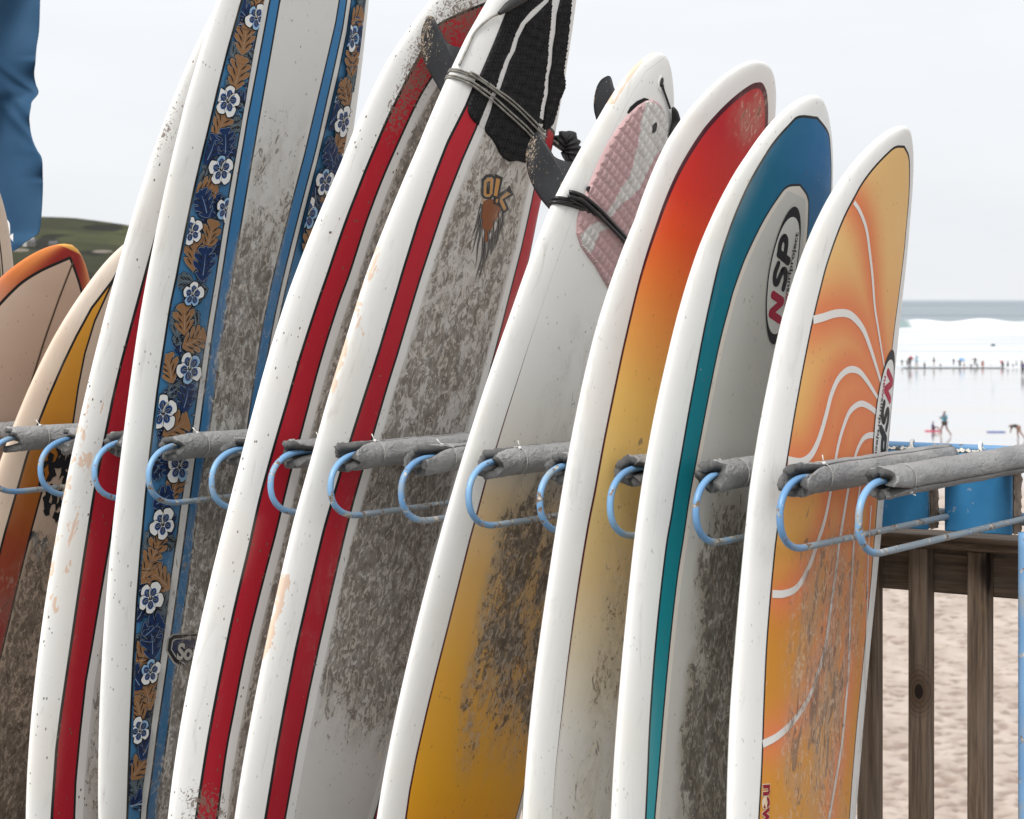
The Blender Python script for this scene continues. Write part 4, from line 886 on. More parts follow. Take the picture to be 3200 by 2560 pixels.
# ------------------------------------------------------------------ the rack
rack = empty('surfboard_rack', tuple(W(1.1, .76, 0)), 'blue painted steel surfboard rack with grey foam covered prongs', 'rack')
def hoop_path(t, ee=.0, ztop=ZT, zbot=ZB, back=.86):
    a = .105; zc = (ztop + zbot) / 2; hz = (ztop - zbot) / 2; P = []
    for e in np.linspace(back, a + .01, 18): P.append((e, ztop))
    for th in np.linspace(np.pi / 2, 3 * np.pi / 2, 26): P.append((a + a * math.copysign(abs(math.cos(th)) ** .86, math.cos(th)), zc + hz * math.copysign(abs(math.sin(th)) ** .9, math.sin(th))))
    for e in np.linspace(a + .01, back, 18): P.append((e, zbot))
    return np.array([W(t, ee + e, z) for e, z in P])
def sleeve(t, ztop, seed, e0, e1, parent, cut_ang, R=.0300, gap=.9, droop=0.0, off=(0, 0)):
    """split foam pipe lagging: thick wall, slit along its length that gapes at the torn front end, pinched by cable ties"""
    g = np.random.default_rng(seed); nt_, na_ = 46, 30
    s = np.r_[np.linspace(0, .16, 20), np.linspace(.17, 1, nt_ - 20)]; L = e1 - e0; V = []; pc = []; cut = []
    ph = g.uniform(0, 6.3, 4); jag = g.normal(size=na_) * .010; jag = np.convolve(np.r_[jag, jag], [.3, .4, .3], 'same')[:na_]
    tie = .105 / L
    for si, x in enumerate(s):
        xm = x * L; open_ = gap * math.exp(-(xm / .055) ** 1.6) + .06
        pinch = 1 - .10 * math.exp(-((x - tie) / (.007 / L)) ** 2) + .02 * math.sin(xm * 31 + ph[0]); flare = 1 + .05 * math.exp(-(xm / .05) ** 2)
        rr = R * pinch * flare
        for layer in (0, 1):
            for j in range(na_):
                u = j / (na_ - 1); an = cut_ang + open_ / 2 + u * (2 * np.pi - open_)
                r_ = rr * (1 + .016 * math.sin(an * 3 + ph[1] + xm * 5) + .010 * math.sin(an * 7 + ph[2] - xm * 40)) if layer == 0 else .0105 * (1 + .45 * open_ * math.exp(-(xm / .05) ** 2)) + .0006 * math.sin(an * 5)
                if layer == 0: r_ += g.normal() * (.0004 + .0012 * math.exp(-(xm / .04)))
                e_ = e0 + xm + (jag[j] * math.exp(-(xm / .02)) + (.010 * math.sin(an * 2 + ph[3]) * math.exp(-(xm / .025)))) + (0 if layer else -0.0)
                V.append(W(t, e_, ztop - .004 - droop * xm + off[1]) + N_ * (r_ * math.cos(an) + off[0]) + U_ * (r_ * math.sin(an)))
                pc.append((an * .0265, xm, layer)); cut.append(1. if layer else 0.)
    Fc = []; row = 2 * na_
    for i in range(nt_ - 1):
        a, b_ = i * row, (i + 1) * row
        for j in range(na_ - 1):
            Fc.append((a + j, b_ + j, b_ + j + 1, a + j + 1)); Fc.append((a + na_ + j, a + na_ + j + 1, b_ + na_ + j + 1, b_ + na_ + j))
        Fc.append((a, a + na_, b_ + na_, b_)); Fc.append((a + na_ - 1, b_ + na_ - 1, b_ + row - 1, a + row - 1))
    for i, fl in ((0, 1), (nt_ - 1, 0)):
        a = i * row
        for j in range(na_ - 1):
            f = (a + j, a + j + 1, a + na_ + j + 1, a + na_ + j); Fc.append(f if fl else f[::-1])
    meshobj('foam_sleeve', V, Fc, M['foam'], parent, attrs=dict(pc=np.array(pc), cut=np.array(cut)))
def cable_tie(t, e, ztop, parent, tail_ang, R=.0297, off=(0, 0)):
    c = W(t, e, ztop - .004 + off[1]) + N_ * off[0]; s = np.linspace(0, 2 * np.pi, 28, endpoint=False)
    P = np.array([c + N_ * math.cos(x) * R + U_ * math.sin(x) * R + E_ * .002 * math.sin(x) for x in s]); a = sweep(P, .0010, 6, closed=True)
    o = c + N_ * math.cos(tail_ang) * R + U_ * math.sin(tail_ang) * R; d = N_ * math.cos(tail_ang + .4) + U_ * math.sin(tail_ang + .4) - E_ * .5
    bx = boxvf(o, E_, N_, U_, .0028, .0028, .0028); tl = sweep(np.array([o, o + d * .007, o + d * .014 + U_ * .002]), .0011, 5)
    V, Fc = join([a, bx, tl]); meshobj('cable_tie', V, Fc, [M['tiegrey'], M['tie']], parent, midx=[0] * len(a[1]) + [1] * (len(Fc) - len(a[1])))
cuts = {12: -.5, 11: 1.0, 10: 2.6, 9: .1, 8: .3, 7: 1.5, 6: .9, 5: 1.3, 4: .2, 3: .7, 2: 1.7, 1: 1.4, 0: 2.2}
ts = TT + []
extra = [TT[0] + .18, TT[0] + .36, TT[0] + .55, TT[0] + .74]
for i, t in list(enumerate(ts)) + [(-1 - k, x) for k, x in enumerate(extra)]:
    g = np.random.default_rng(50 + i); dz = g.uniform(-.002, .002)
    P = hoop_path(t, 0, ZT + dz, ZB + dz); V, Fc = sweep(P, .0069, 12, caps=True)
    wear = np.repeat(np.r_[np.zeros(20), np.linspace(0, .15, 18), np.linspace(.3, 1, 8), np.ones(len(P) - 46)], 12)
    pr = meshobj('prong', V, Fc, M['tube'], rack, attrs=dict(wear=wear))
    ca_ = cuts.get(i, g.uniform(0, 6.28)); e0 = {12: .090, 11: .062, 6: .055, 5: .050, 10: .060}.get(i, .070)
    sleeve(t, ZT + dz, 60 + i, e0, {11: .80, 12: .85}.get(i, .835), pr, ca_, gap={12: .6, 11: 1.25, 10: .35, 5: 1.4, 6: 1.5, 7: 1.3}.get(i, 1.1 + g.uniform(0, .5)))
    cable_tie(t, e0 + .105, ZT + dz, pr, {12: -.9, 11: 1.2, 9: 1.6, 5: 1.5, 2: 1.9}.get(i, g.uniform(.6, 2.4)))
def bar(name, p, q, r, mat, parent, wear=.2, n=12, seg=40):
    P = np.linspace(p, q, seg); V, Fc = sweep(P, r, n); return meshobj(name, V, Fc, mat, parent, attrs=dict(wear=np.full(len(V), wear)))
bar('top_rail', W(3.3, .87, 1.292), W(-.45, .87, 1.292), .0085, M['tube'], rack, 0.0)
bar('upper_rail', W(3.3, .862, 1.272), W(-.45, .862, 1.272), .012, M['tube'], rack, .5)
bar('lower_rail', W(3.3, .872, 1.142), W(-.45, .872, 1.142), .014, M['tube'], rack, .8)
lt = (on_e(3208, 2000, .55) - P0) @ R_
bar('leg', W(lt, .55, 1.15), W(lt, .55, 0), .017, M['tube'], rack, .0, n=16)
bar('leg', W(3.1, .55, 1.15), W(3.1, .55, 0), .017, M['tube'], rack, .0, n=16)
# blue blocks hung on the back rails
for bi, (xa, xb, y0) in enumerate(((2951, 3159, 1413), (2700, 2898, 1405))):
    ee = .800; pa, pb = on_e(xa, 1500, ee), on_e(xb, 1500, ee); ta, tb = (pa - P0) @ R_, (pb - P0) @ R_
    zt = 1.285; zb = 1.114; tm = (ta + tb) / 2; hw = abs(ta - tb) / 2
    bl = empty('foam_block', tuple(W(tm, ee + .03, zb)), ('blue faced foam block tied to the back of the rack, beside the blue post', 'blue faced foam block tied to the back of the rack, partly behind the orange surfboard')[bi], 'block', 'blue blocks on the back rail')
    V, Fc = boxvf(W(tm, ee + .006, (zt + zb) / 2), R_, E_, U_, hw, .006, (zt - zb) / 2, .002); meshobj('face_board', V, Fc, M['bluep'], bl, smooth=False)
    # foam core: ragged top and sides
    n1, n2 = 26, 8; gg = np.random.default_rng(9 + bi); P = []
    V, Fc = boxvf(W(tm, ee + .036, (zt + zb) / 2), R_, E_, U_, hw * .985, .0235, (zt - zb) / 2 - .002, 0)
    V2 = []; F2 = []
    def sheet(o, du, dv, nu, nv, nrm, amp):
        i0 = len(V2)
        for a in range(nu + 1):
            for c in range(nv + 1): V2.append(o + du * a / nu + dv * c / nv + nrm * abs(gg.normal()) * amp)
        for a in range(nu):
            for c in range(nv): F2.append((i0 + a * (nv + 1) + c, i0 + (a + 1) * (nv + 1) + c, i0 + (a + 1) * (nv + 1) + c + 1, i0 + a * (nv + 1) + c + 1))
    o = W(tm, ee + .0135, zt + .0005) - R_ * hw * .99
    sheet(o, R_ * hw * 1.98, E_ * .044, 40, 8, U_, .0032)
    meshobj('foam_core', V, Fc, M['chip'], bl, smooth=False); meshobj('ragged_top', V2, F2, M['chip'], bl)
    V2 = []; F2 = []; o = W(tm, ee + .0125, zb) - R_ * (hw + .0008); sheet(o, E_ * .046, U_ * (zt - zb), 8, 40, -R_, .0016); meshobj('sawn_edge', V2, F2, M['ply'], bl)
    c = W(tm - .01, ee + .05, 0); s = np.linspace(-.6, np.pi + .6, 20); P = np.array([W(tm + .015 - .03 * bi, .87, 1.292) + E_ * .016 * -math.cos(x) + U_ * .013 * math.sin(x) + R_ * .010 * (x / 3) for x in s])
    V, Fc = sweep(P, .0042, 6); meshobj('rope_tie', V, Fc, M['tie'], bl)

# ------------------------------------------------------------------ wooden balustrade behind the rack
fence = empty('wooden_balustrade', tuple(W(.3, .86, 0)), 'weathered brown timber balustrade behind the surfboard rack', 'fence')
def timber(name, c, ax, ay, az, hx, hy, hz, seed, bev=.003, knot=(9, 9, 9)):
    V, Fc = boxvf(c, ax, ay, az, hx, hy, hz, bev)
    loc = np.stack([(V - c) @ ax, (V - c) @ ay, (V - c) @ az], 1)
    if hx > hz: loc = loc[:, [2, 1, 0]]
    return meshobj(name, V, Fc, M['wood'], fence, smooth=False, attrs=dict(wc=loc, seed=np.full(len(V), seed), knot=np.tile(np.array(knot, float), (len(V), 1))))
timber('cap_rail', W(1.9, .955, 1.076), R_, E_, U_, 2.7, .058, .0152, 1.)
timber('deep_beam', W(1.9, .982, 1.007), R_, E_, U_, 2.7, .019, .0530, 2.)
tsl = []
for xl in (2677, 2837, 3021): p = on_e(xl, 2100, .915); tsl.append((p - P0) @ R_ - .0225)
t0 = tsl[0]; k = 1
ss = list(tsl) + [tsl[2] - .137 * j for j in (1, 2, 3)] + [t0 + .132 * j for j in range(1, 32)]
for j, t in enumerate(ss): timber('slat', W(t, .9385, .530), R_, E_, U_, .0225, .0235, .530, 5. + j * 1.7, .003, ((-.004, -.0145, .62 * (.735 - .530)) if j == 1 else (9, 9, 9)))
timber('foot_rail', W(1.9, .982, .10), R_, E_, U_, 2.7, .020, .045, 3.)

# ------------------------------------------------------------------ terrace, beach, sea, headland
n = NT('paving'); p = n.obj(); c = n.mix(n.step(n.noise(p, 3, 5), .35, .7), (.10, .095, .088), (.16, .15, .14)); c = n.mix(n.step(n.voro(n.mapv(p, (1, 1, .01)), 60), .1, .25), c, (.15, .14, .13)); n.bump(n.noise(p, 60, 4), .4, .004); M['pave'] = n.end(c, .85)
def slab(name, c, ax, ay, hx, hy, z0, z1, mat, **kw):
    V, Fc = boxvf(c + U_ * (z0 + z1) / 2, ax, ay, U_, hx, hy, (z1 - z0) / 2); return meshobj(name, V, Fc, mat, None, smooth=False, **kw)
slab('terrace', W(0, -10.95, 0) * np.array([1, 1, 0]), R_, E_, 26, 12, -7.6, 0, M['pave'], kind='structure')
# beach and water share one shore line
BZ = -7.2; H_ = EYE - BZ
def yd(py): return H_ * F / (py - HY)          # distance on the flat beach of a picture row
WL = yd(1149)
n = NT('beach_sand'); g = n.geo(); P_ = g.outputs['Position']; sep = n.t.nodes.new('ShaderNodeSeparateXYZ'); n.L(P_, sep.inputs[0]); Y = sep.outputs[1]
q = n.mapv(P_, (1, 1, 0)); fine = n.noise(q, 6, 5, .65); tr = n.noise(n.mapv(P_, (1, .35, 0)), 1.1, 4, .55, .6)
dry = n.mix(n.step(tr, .35, .66), (.41, .338, .285), (.51, .43, .37)); dry = n.mix(n.mul(n.step(n.attr('pit'), .10, .7), .75), dry, (.22, .16, .13))
wetm = n.step(n.add(Y, n.mul(n.sub(n.noise(q, .03, 3), .5), 24.)), 92, 112)
wetc = n.mix(n.step(n.noise(n.mapv(P_, (.004, .055, 0)), 1.0, 3), .52, .68), (.50, .49, .485), (.56, .47, .42))
wetc = n.mix(n.mul(n.step(Y, WL - 34, WL - 3), .28), wetc, (.34, .33, .315))
col = n.mix(wetm, dry, wetc); n.bump(n.mul(fine, n.sub(1.0, wetm)), .35, .05)
M['sand'] = n.end(col, n.sub(.85, n.mul(wetm, .73)), n.add(.3, n.mul(wetm, .5)), coat=n.mul(wetm, n.mul(n.step(n.noise(n.mapv(P_, (.003, .05, 0)), 1.0, 3), .35, .6, .50, .82), n.step(Y, WL - 40, WL - 4, 1.0, .5)))); n.b.inputs['Coat Roughness'].default_value = .08
xs = np.r_[-3000, -900, -300, -120, -60, -30, -15, -5, 0, np.arange(3.5, 26, .11), 28, 33, 40, 60, 100, 200, 500, 1200, 3000]
ys = np.r_[-400, -50, 0, 12, 20, 26, np.arange(30, 62, .13), np.arange(62, 100, .25), np.linspace(101, WL + 40, 60)]
XX, YY = np.meshgrid(xs, ys, indexing='ij'); ZZ = np.full(XX.shape, BZ)
gr = np.random.default_rng(4); pit = np.zeros(XX.shape); core = (XX >= 3.5) & (XX <= 26) & (YY >= 30) & (YY < 100)
i0 = int(np.argmin(np.abs(xs - 3.5))); j0 = int(np.argmin(np.abs(ys - 30)))
for _ in range(6000):                      # footprints
    fy = gr.uniform(30, 98); fx = gr.uniform(.14 * fy, .262 * fy)
    if gr.random() > 1.15 - .0095 * fy: continue
    ia, ib = np.searchsorted(xs, (fx - .35, fx + .35)); ja, jb = np.searchsorted(ys, (fy - .45, fy + .45))
    an = gr.uniform(0, 3.14); ca_, sa_ = math.cos(an), math.sin(an); dx, dy = XX[ia:ib, ja:jb] - fx, YY[ia:ib, ja:jb] - fy
    u, v = dx * ca_ + dy * sa_, -dx * sa_ + dy * ca_; r2 = (u / .13) ** 2 + (v / .16) ** 2; dep = gr.uniform(.015, .045)
    ZZ[ia:ib, ja:jb] += -dep * np.exp(-r2) + dep * .42 * np.exp(-(np.sqrt(r2) - 1.7) ** 2 * 4); pit[ia:ib, ja:jb] = np.maximum(pit[ia:ib, ja:jb], np.exp(-r2) * gr.uniform(.3, 1))
ZZ += core * .03 * np.sin(XX * 1.3 + 2 * np.sin(YY * .7)) * np.sin(YY * .9)
ZZ = np.where(YY > WL, BZ - (YY - WL) * .012, ZZ)
nx, ny = XX.shape; V = np.stack([XX, YY, ZZ], -1).reshape(-1, 3)
Fc = [(i * ny + j, (i + 1) * ny + j, (i + 1) * ny + j + 1, i * ny + j + 1) for i in range(nx - 1) for j in range(ny - 1)]
meshobj('beach_sand', V, Fc, M['sand'], None, attrs=dict(pit=pit.ravel()), kind='structure')
# sea: a sheet with rollers and a breaking wave
WD = yd(1050)
n = NT('sea_water'); g = n.geo(); P_ = g.outputs['Position']; sep = n.t.nodes.new('ShaderNodeSeparateXYZ'); n.L(P_, sep.inputs[0]); Y = sep.outputs[1]
fo = n.attr('foam'); st = n.noise(n.mapv(P_, (.010, .045, 0)), 1.0, 5, .6, .4); fm = n.step(n.add(fo, n.mul(n.sub(st, .5), .45)), .42, .60)
fline = n.step(n.noise(n.mapv(P_, (.004, .03, 0)), 1.0, 4, .6), .66, .72); fm = n.mx(fm, n.mul(n.mul(fline, .4), n.step(Y, 2600, 900)))
deep = n.mix(n.step(n.noise(n.mapv(P_, (.0016, .010, 0)), 1.0, 4), .35, .65), (.155, .195, .225), (.25, .29, .315)); deep = n.mix(n.attr('face'), deep, (.20, .31, .29)); deep = n.mix(n.step(Y, 3000, 14000), deep, (.36, .40, .43))  # far water paler: sky reflection near the horizon put into the colour
fc = n.mix(n.step(n.noise(n.mapv(P_, (.012, .10, 0)), 1.0, 4, .6), .38, .62), (.46, .49, .51), (.70, .71, .71))
n.bump(n.add(n.noise(n.mapv(P_, (.25, .8, 0)), 1.0, 4), n.mul(n.noise(n.mapv(P_, (.02, .09, 0)), 1.0, 4), 3.0)), .8, .6)
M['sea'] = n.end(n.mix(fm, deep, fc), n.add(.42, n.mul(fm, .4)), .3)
xs = np.r_[-20000, -6000, -2500, -1200, -600, -300, -100, np.arange(0, 260, 2.5), 280, 320, 400, 600, 1200, 2500, 6000, 20000]
ys = np.r_[np.linspace(WL - 3, 520, 110), np.linspace(525, 800, 160), np.geomspace(810, 3000, 90), np.geomspace(3100, 40000, 30)]
XX, YY = np.meshgrid(xs, ys, indexing='ij'); sz = lambda y: (XX / y)
ZZ = BZ + .10 + .16 * np.sin(YY / 9. + 2.2 * np.sin(XX / 70.)) * lin(YY, WL + 10, WL + 80) + .45 * np.sin(YY / 26. + 1.3 * np.sin(XX / 120.)) * lin(YY, 650, 900) * lin(YY, 9000, 2500)
wl = WL + 4 * np.sin(XX / 14.) + 2.5 * np.sin(XX / 5.3 + 1); ZZ += np.where(YY < wl, -.5, 0)
crest = 640 + 10 * np.sin(XX / 45.); gauss = np.exp(-((YY - crest) / np.where(YY > crest, 22., 7.)) ** 2)
brk = lin(XX, 112, 126); ZZ += 2.6 * gauss * (.78 + .22 * brk) + brk * .5 * np.sin(XX / 3.1) * gauss
foam = lin(YY, crest - 4 + 14 * (1 - 0 * brk), crest - 16) * 1.0
foam = np.where(YY < crest - 10, 1.0, 0.0) * (1 - .18 * np.exp(-((YY - 560) / 30) ** 2)); foam = np.maximum(foam, brk * (np.abs(YY - crest) < 14)); face = (1 - brk) * np.exp(-((YY - crest + 6) / 11) ** 2) * 1.0
foam = foam * (YY < 900); nx, ny = XX.shape; V = np.stack([XX, YY, ZZ], -1).reshape(-1, 3)
Fc = [(i * ny + j, (i + 1) * ny + j, (i + 1) * ny + j + 1, i * ny + j + 1) for i in range(nx - 1) for j in range(ny - 1)]
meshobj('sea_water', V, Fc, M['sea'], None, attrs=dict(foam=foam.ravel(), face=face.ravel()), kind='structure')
# headland
n = NT('headland_turf'); g = n.geo(); P_ = g.outputs['Position']; big = n.noise(n.mapv(P_, (.006, .0035, .02)), 1.0, 4, .55, .5); fine = n.noise(n.mapv(P_, (.05, .03, .1)), 1.0, 5, .6)
c = n.mix(n.step(fine, .35, .65), (.045, .050, .023), (.072, .077, .034)); sc = n.attr('scrub')
c = n.mix(n.mul(n.step(big, .45, .60), .8), c, (.033, .034, .020)); c = n.mix(n.step(n.add(sc, n.mul(n.sub(fine, .5), .8)), .42, .6), c, (.020, .021, .015)); c = n.mix(n.mul(n.step(n.noise(n.mapv(P_, (.012, .02, .05)), 1.0, 3), .60, .68), .5), c, (.10, .075, .058))
c = n.mix(n.step(n.attr('track'), .45, .6), c, (.20, .17, .14)); n.bump(fine, .6, 3.0); M['turf'] = n.end(c, .95, .1)
us = np.linspace(-.42, -.085, 130); ys = np.linspace(430, 1500, 120)
UU, YY = np.meshgrid(us, ys, indexing='ij'); XX = UU * YY
pxu = CX + F * UU; skyy = np.interp(pxu, [-1500, -600, 128, 200, 232, 260, 330, 400, 520, 700, 900, 1030], [640, 665, 677, 679, 681, 684, 693, 703, 740, 810, 900, 940])
zt = EYE + (HY - skyy) / F * 1300; s = np.clip((YY - 440) / (1300 - 440), 0, 1); prof = s ** .9
ZZ = (BZ - 2) + (zt - BZ + 2) * np.where(YY <= 1300, prof, 1 - ((YY - 1300) / 500) ** 2)
ZZ += 1.2 * np.sin(XX / 23. + YY / 41.) * np.sin(YY / 33.) * np.clip(s * 4, 0, 1) * (YY < 1250)
q = proj(np.stack([XX, YY, ZZ], -1)); gx, gy = q[..., 0], q[..., 1]
el = lambda x, y, rx, ry: np.exp(-.5 * (((gx - x) / rx) ** 2 + ((gy - y) / ry) ** 2))
scrub = np.clip(el(320, 712, 55, 9) + .9 * el(150, 757, 30, 14) + .8 * el(110, 770, 40, 10) + .7 * el(240, 900, 60, 50) + .55 * el(300, 790, 60, 14) + .5 * el(205, 735, 60, 6) + .8 * (gy < skyy + 5) * (np.sin(gx / 11.) > .2) + .6 * lin(gy, 830, 900), 0, 1.2)
track = el(62, 782, 26, 4) + el(320, 786, 30, 4)
nx, ny = XX.shape; V = np.stack([XX, YY, ZZ], -1).reshape(-1, 3); Fc = [(i * ny + j, (i + 1) * ny + j, (i + 1) * ny + j + 1, i * ny + j + 1) for i in range(nx - 1) for j in range(ny - 1)]
meshobj('headland_hill', V, Fc, M['turf'], None, attrs=dict(scrub=scrub.ravel(), track=track.ravel()), kind='structure')
def hill_point(px, py):
    k = ((gx - px) ** 2 + (gy - py) ** 2).argmin(); return V_h[k]
V_h = V
M['render'] = simple('white_render', (.62, .61, .58), .8, .1, 1); M['roofs'] = simple('slate_roof', (.10, .10, .105), .8, .2, 1); M['glassd'] = simple('dark_window', (.03, .035, .04), .2, .1, 1); M['stone'] = simple('grey_stone_wall', (.16, .145, .13), .9, .2, .6)
def cottage(px, py, wpx, hpx, wallm, label):
    p = hill_point(px, py); k = p[1] / F; wd, ht = wpx * k / 2, hpx * k; X, Yv = np.array([1., 0, 0]), np.array([0, 1., 0]); p = p + U_ * -1.0
    r_ = empty('cottage', tuple(p), label, 'house', 'cottages on the headland')
    ht += 1.0; V, Fc = boxvf(p + U_ * ht * .5, X, Yv, U_, wd, wd * .8, ht * .5); meshobj('wall', V, Fc, wallm, r_, smooth=False)
    a = p + U_ * ht; V = [a - X * wd * 1.06 - Yv * wd * .9, a + X * wd * 1.06 - Yv * wd * .9, a + X * wd * 1.06 + Yv * wd * .9, a - X * wd * 1.06 + Yv * wd * .9, a - X * wd * 1.06 + U_ * ht * .45, a + X * wd * 1.06 + U_ * ht * .45]
    rf = meshobj('roof', V, [(0, 1, 5, 4), (2, 3, 4, 5), (0, 4, 3), (1, 2, 5), (0, 3, 2, 1)], M['roofs'], r_, smooth=False)
    V, Fc = boxvf(a + X * wd * .7 + U_ * ht * .5, X, Yv, U_, wd * .09, wd * .09, ht * .22); meshobj('chimney', V, Fc, wallm, rf, smooth=False)
    for sx in (-.45, .45): V, Fc = boxvf(p + X * wd * sx - Yv * (wd * .8 + .05) + U_ * ht * .62, X, Yv, U_, wd * .16, .05, ht * .12); meshobj('window', V, Fc, M['glassd'], r_, smooth=False)
cottage(76, 768, 15, 15, M['render'], 'white walled cottage just below the corner of the blue banner')
cottage(98, 768, 26, 12, M['stone'], 'grey stone cottage in the middle of the headland row')
cottage(160, 766, 26, 7, M['stone'], 'low grey building at the right end of the headland row')
cottage(106, 748, 16, 6, M['render'], 'pale small cottage above the others on the headland')

# ------------------------------------------------------------------ banner at the left edge
bn_d = 7.6
edge = PX("131,-220 128,-100 125,0 122,92 115,140 112,168 110,200 107,230 112,262 121,286 114,300 99,318 96,335 91,367 94,400 102,439 116,470 130,495 133,540 134,587 131,650 125,714 118,732 102,742 80,756 58,775 44,783 30,790")
E2 = smoothpoly(edge, 120); ban = empty('feather_banner', tuple(at(-150, 1500, bn_d) * np.array([1, 1, 0])), 'blue feather flag rippling at the left edge of the photo', 'flag')
ncol = 40; V = []; Fc = []
for i, (x, y) in enumerate(E2):
    x0 = -170
    for j in range(ncol):
        u = j / (ncol - 1); px = x0 + (x - x0) * u
        rip = .030 * math.exp(-((1 - u) / .10) ** 1.2) * math.sin(y / 26. + 1.0) * (1 if 180 < y < 560 else .25) + .018 * math.sin(y / 60. + u * 6) * u + .05 * math.sin(u * 5 + y / 300.) + .020 * math.exp(-((y - (470 - 330 * (1 - u)) + 40) / 26.) ** 2) * u + .018 * math.exp(-((y - (360 - 260 * (1 - u))) / 22.) ** 2) * u + .016 * math.exp(-((y - (290 - 220 * (1 - u))) / 16.) ** 2) * u
        V.append(at(px, y, bn_d - rip))
for i in range(119):
    for j in range(ncol - 1): Fc.append((i * ncol + j, (i + 1) * ncol + j, (i + 1) * ncol + j + 1, i * ncol + j + 1))
n = NT('banner_cloth'); p = n.obj(); c = n.mix(n.step(n.noise(p, 3, 3), .3, .7), (.020, .062, .125), (.030, .082, .155)); n.bump(n.noise(p, 500, 2), .1, .0005); M['cloth'] = n.end(c, .75, .2)
cl = meshobj('cloth', V, Fc, M['cloth'], ban); md = cl.modifiers.new('thickness', 'SOLIDIFY'); md.thickness = .0015
V, T = text2d('a', .17, .008); p0 = at(-12, 757, bn_d - .03); X = p0 + V[:, :1] * np.array([1., 0, 0]) + V[:, 1:] * np.array([0, 0, 1.]) * 1.0; X = X - np.array([0, .075, 0])
meshobj('lettering', X, T, simple('banner_white', (.78, .78, .77), .6, .05), ban, smooth=False)
V, Fc = sweep(np.linspace(at(-172, 1900, bn_d) * np.array([1, 1, 0]), at(-172, -220, bn_d), 10), .014, 10); meshobj('pole', V, Fc, simple('pole_grey', (.3, .3, .31), .4, .1), ban)

# ------------------------------------------------------------------ people, bodyboards and marker on the beach
SKIN = simple('skin', (.20, .10, .07), .6, .1)
_cl = {}
def cloth_mat(c):
    k = tuple(round(x, 3) for x in c)
    if k not in _cl: _cl[k] = simple('swim_cloth', c, .7, .15, 8)
    return _cl[k]
def skin_mesh(name, J, Ed, rad, mat, parent, root=0):
    me = bpy.data.meshes.new(name); me.from_pydata([tuple(j) for j in J], Ed, []); me.materials.append(mat); o = bpy.data.objects.new(name, me); COL.objects.link(o); o.parent = parent
    m = o.modifiers.new('skin', 'SKIN'); 
    for i, r_ in enumerate(rad): me.skin_vertices[0].data[i].radius = (r_, r_); me.skin_vertices[0].data[i].use_root = (i == root)
    s = o.modifiers.new('sub', 'SUBSURF'); s.levels = 1; s.render_levels = 1; return o
POSES = {
 # pelvis, chest, neck, head, then per side: shoulder, elbow, hand, hip, knee, ankle, toe   (x right, y towards facing, z up; height 1.7)
 'walk': [(0, 0, .92), (0, .01, 1.28), (0, .02, 1.46), (0, .03, 1.62), (.19, 0, 1.38), (.23, .12, 1.12), (.20, .28, 1.30), (.09, 0, .88), (.11, .20, .48), (.10, .18, .07), (.10, .32, .03), (-.19, 0, 1.38), (-.24, -.05, 1.12), (-.18, .16, 1.32), (-.09, 0, .88), (-.12, -.12, .48), (-.13, -.42, .10), (-.13, -.34, .03)],
 'stand': [(0, 0, .92), (0, 0, 1.28), (0, .01, 1.46), (0, .03, 1.62), (.19, 0, 1.38), (.24, .02, 1.10), (.22, .12, .86), (.09, 0, .88), (.10, .02, .48), (.11, 0, .07), (.11, .14, .03), (-.19, 0, 1.38), (-.24, .02, 1.10), (-.22, .12, .86), (-.09, 0, .88), (-.10, .02, .48), (-.12, 0, .07), (-.12, .14, .03)],
 'arms': [(0, 0, .92), (0, 0, 1.28), (0, .01, 1.46), (0, .03, 1.62), (.19, 0, 1.38), (.42, .02, 1.34), (.62, .08, 1.42), (.09, 0, .88), (.13, .02, .48), (.15, 0, .07), (.15, .14, .03), (-.19, 0, 1.38), (-.36, .02, 1.18), (-.50, .12, 1.10), (-.09, 0, .88), (-.13, .02, .48), (-.15, 0, .07), (-.15, .14, .03)],
 'bend': [(0, 0, .86), (0, .34, .98), (0, .48, .93), (0, .62, .90), (.17, .40, .94), (.18, .48, .68), (.16, .52, .45), (.09, 0, .82), (.10, .06, .44), (.10, -.02, .07), (.10, .12, .03), (-.17, .40, .94), (-.18, .48, .68), (-.16, .54, .45), (-.09, 0, .82), (-.12, -.16, .46), (-.13, -.42, .10), (-.13, -.34, .03)],
 'sit': [(0, 0, .14), (0, -.02, .50), (0, 0, .66), (0, .04, .81), (.17, -.02, .58), (.22, .10, .36), (.12, .26, .28), (.09, .02, .12), (.14, .38, .34), (.12, .62, .08), (.12, .74, .04), (-.17, -.02, .58), (-.22, .10, .36), (-.12, .26, .28), (-.09, .02, .12), (-.16, .36, .30), (-.14, .60, .08), (-.14, .72, .04)]}
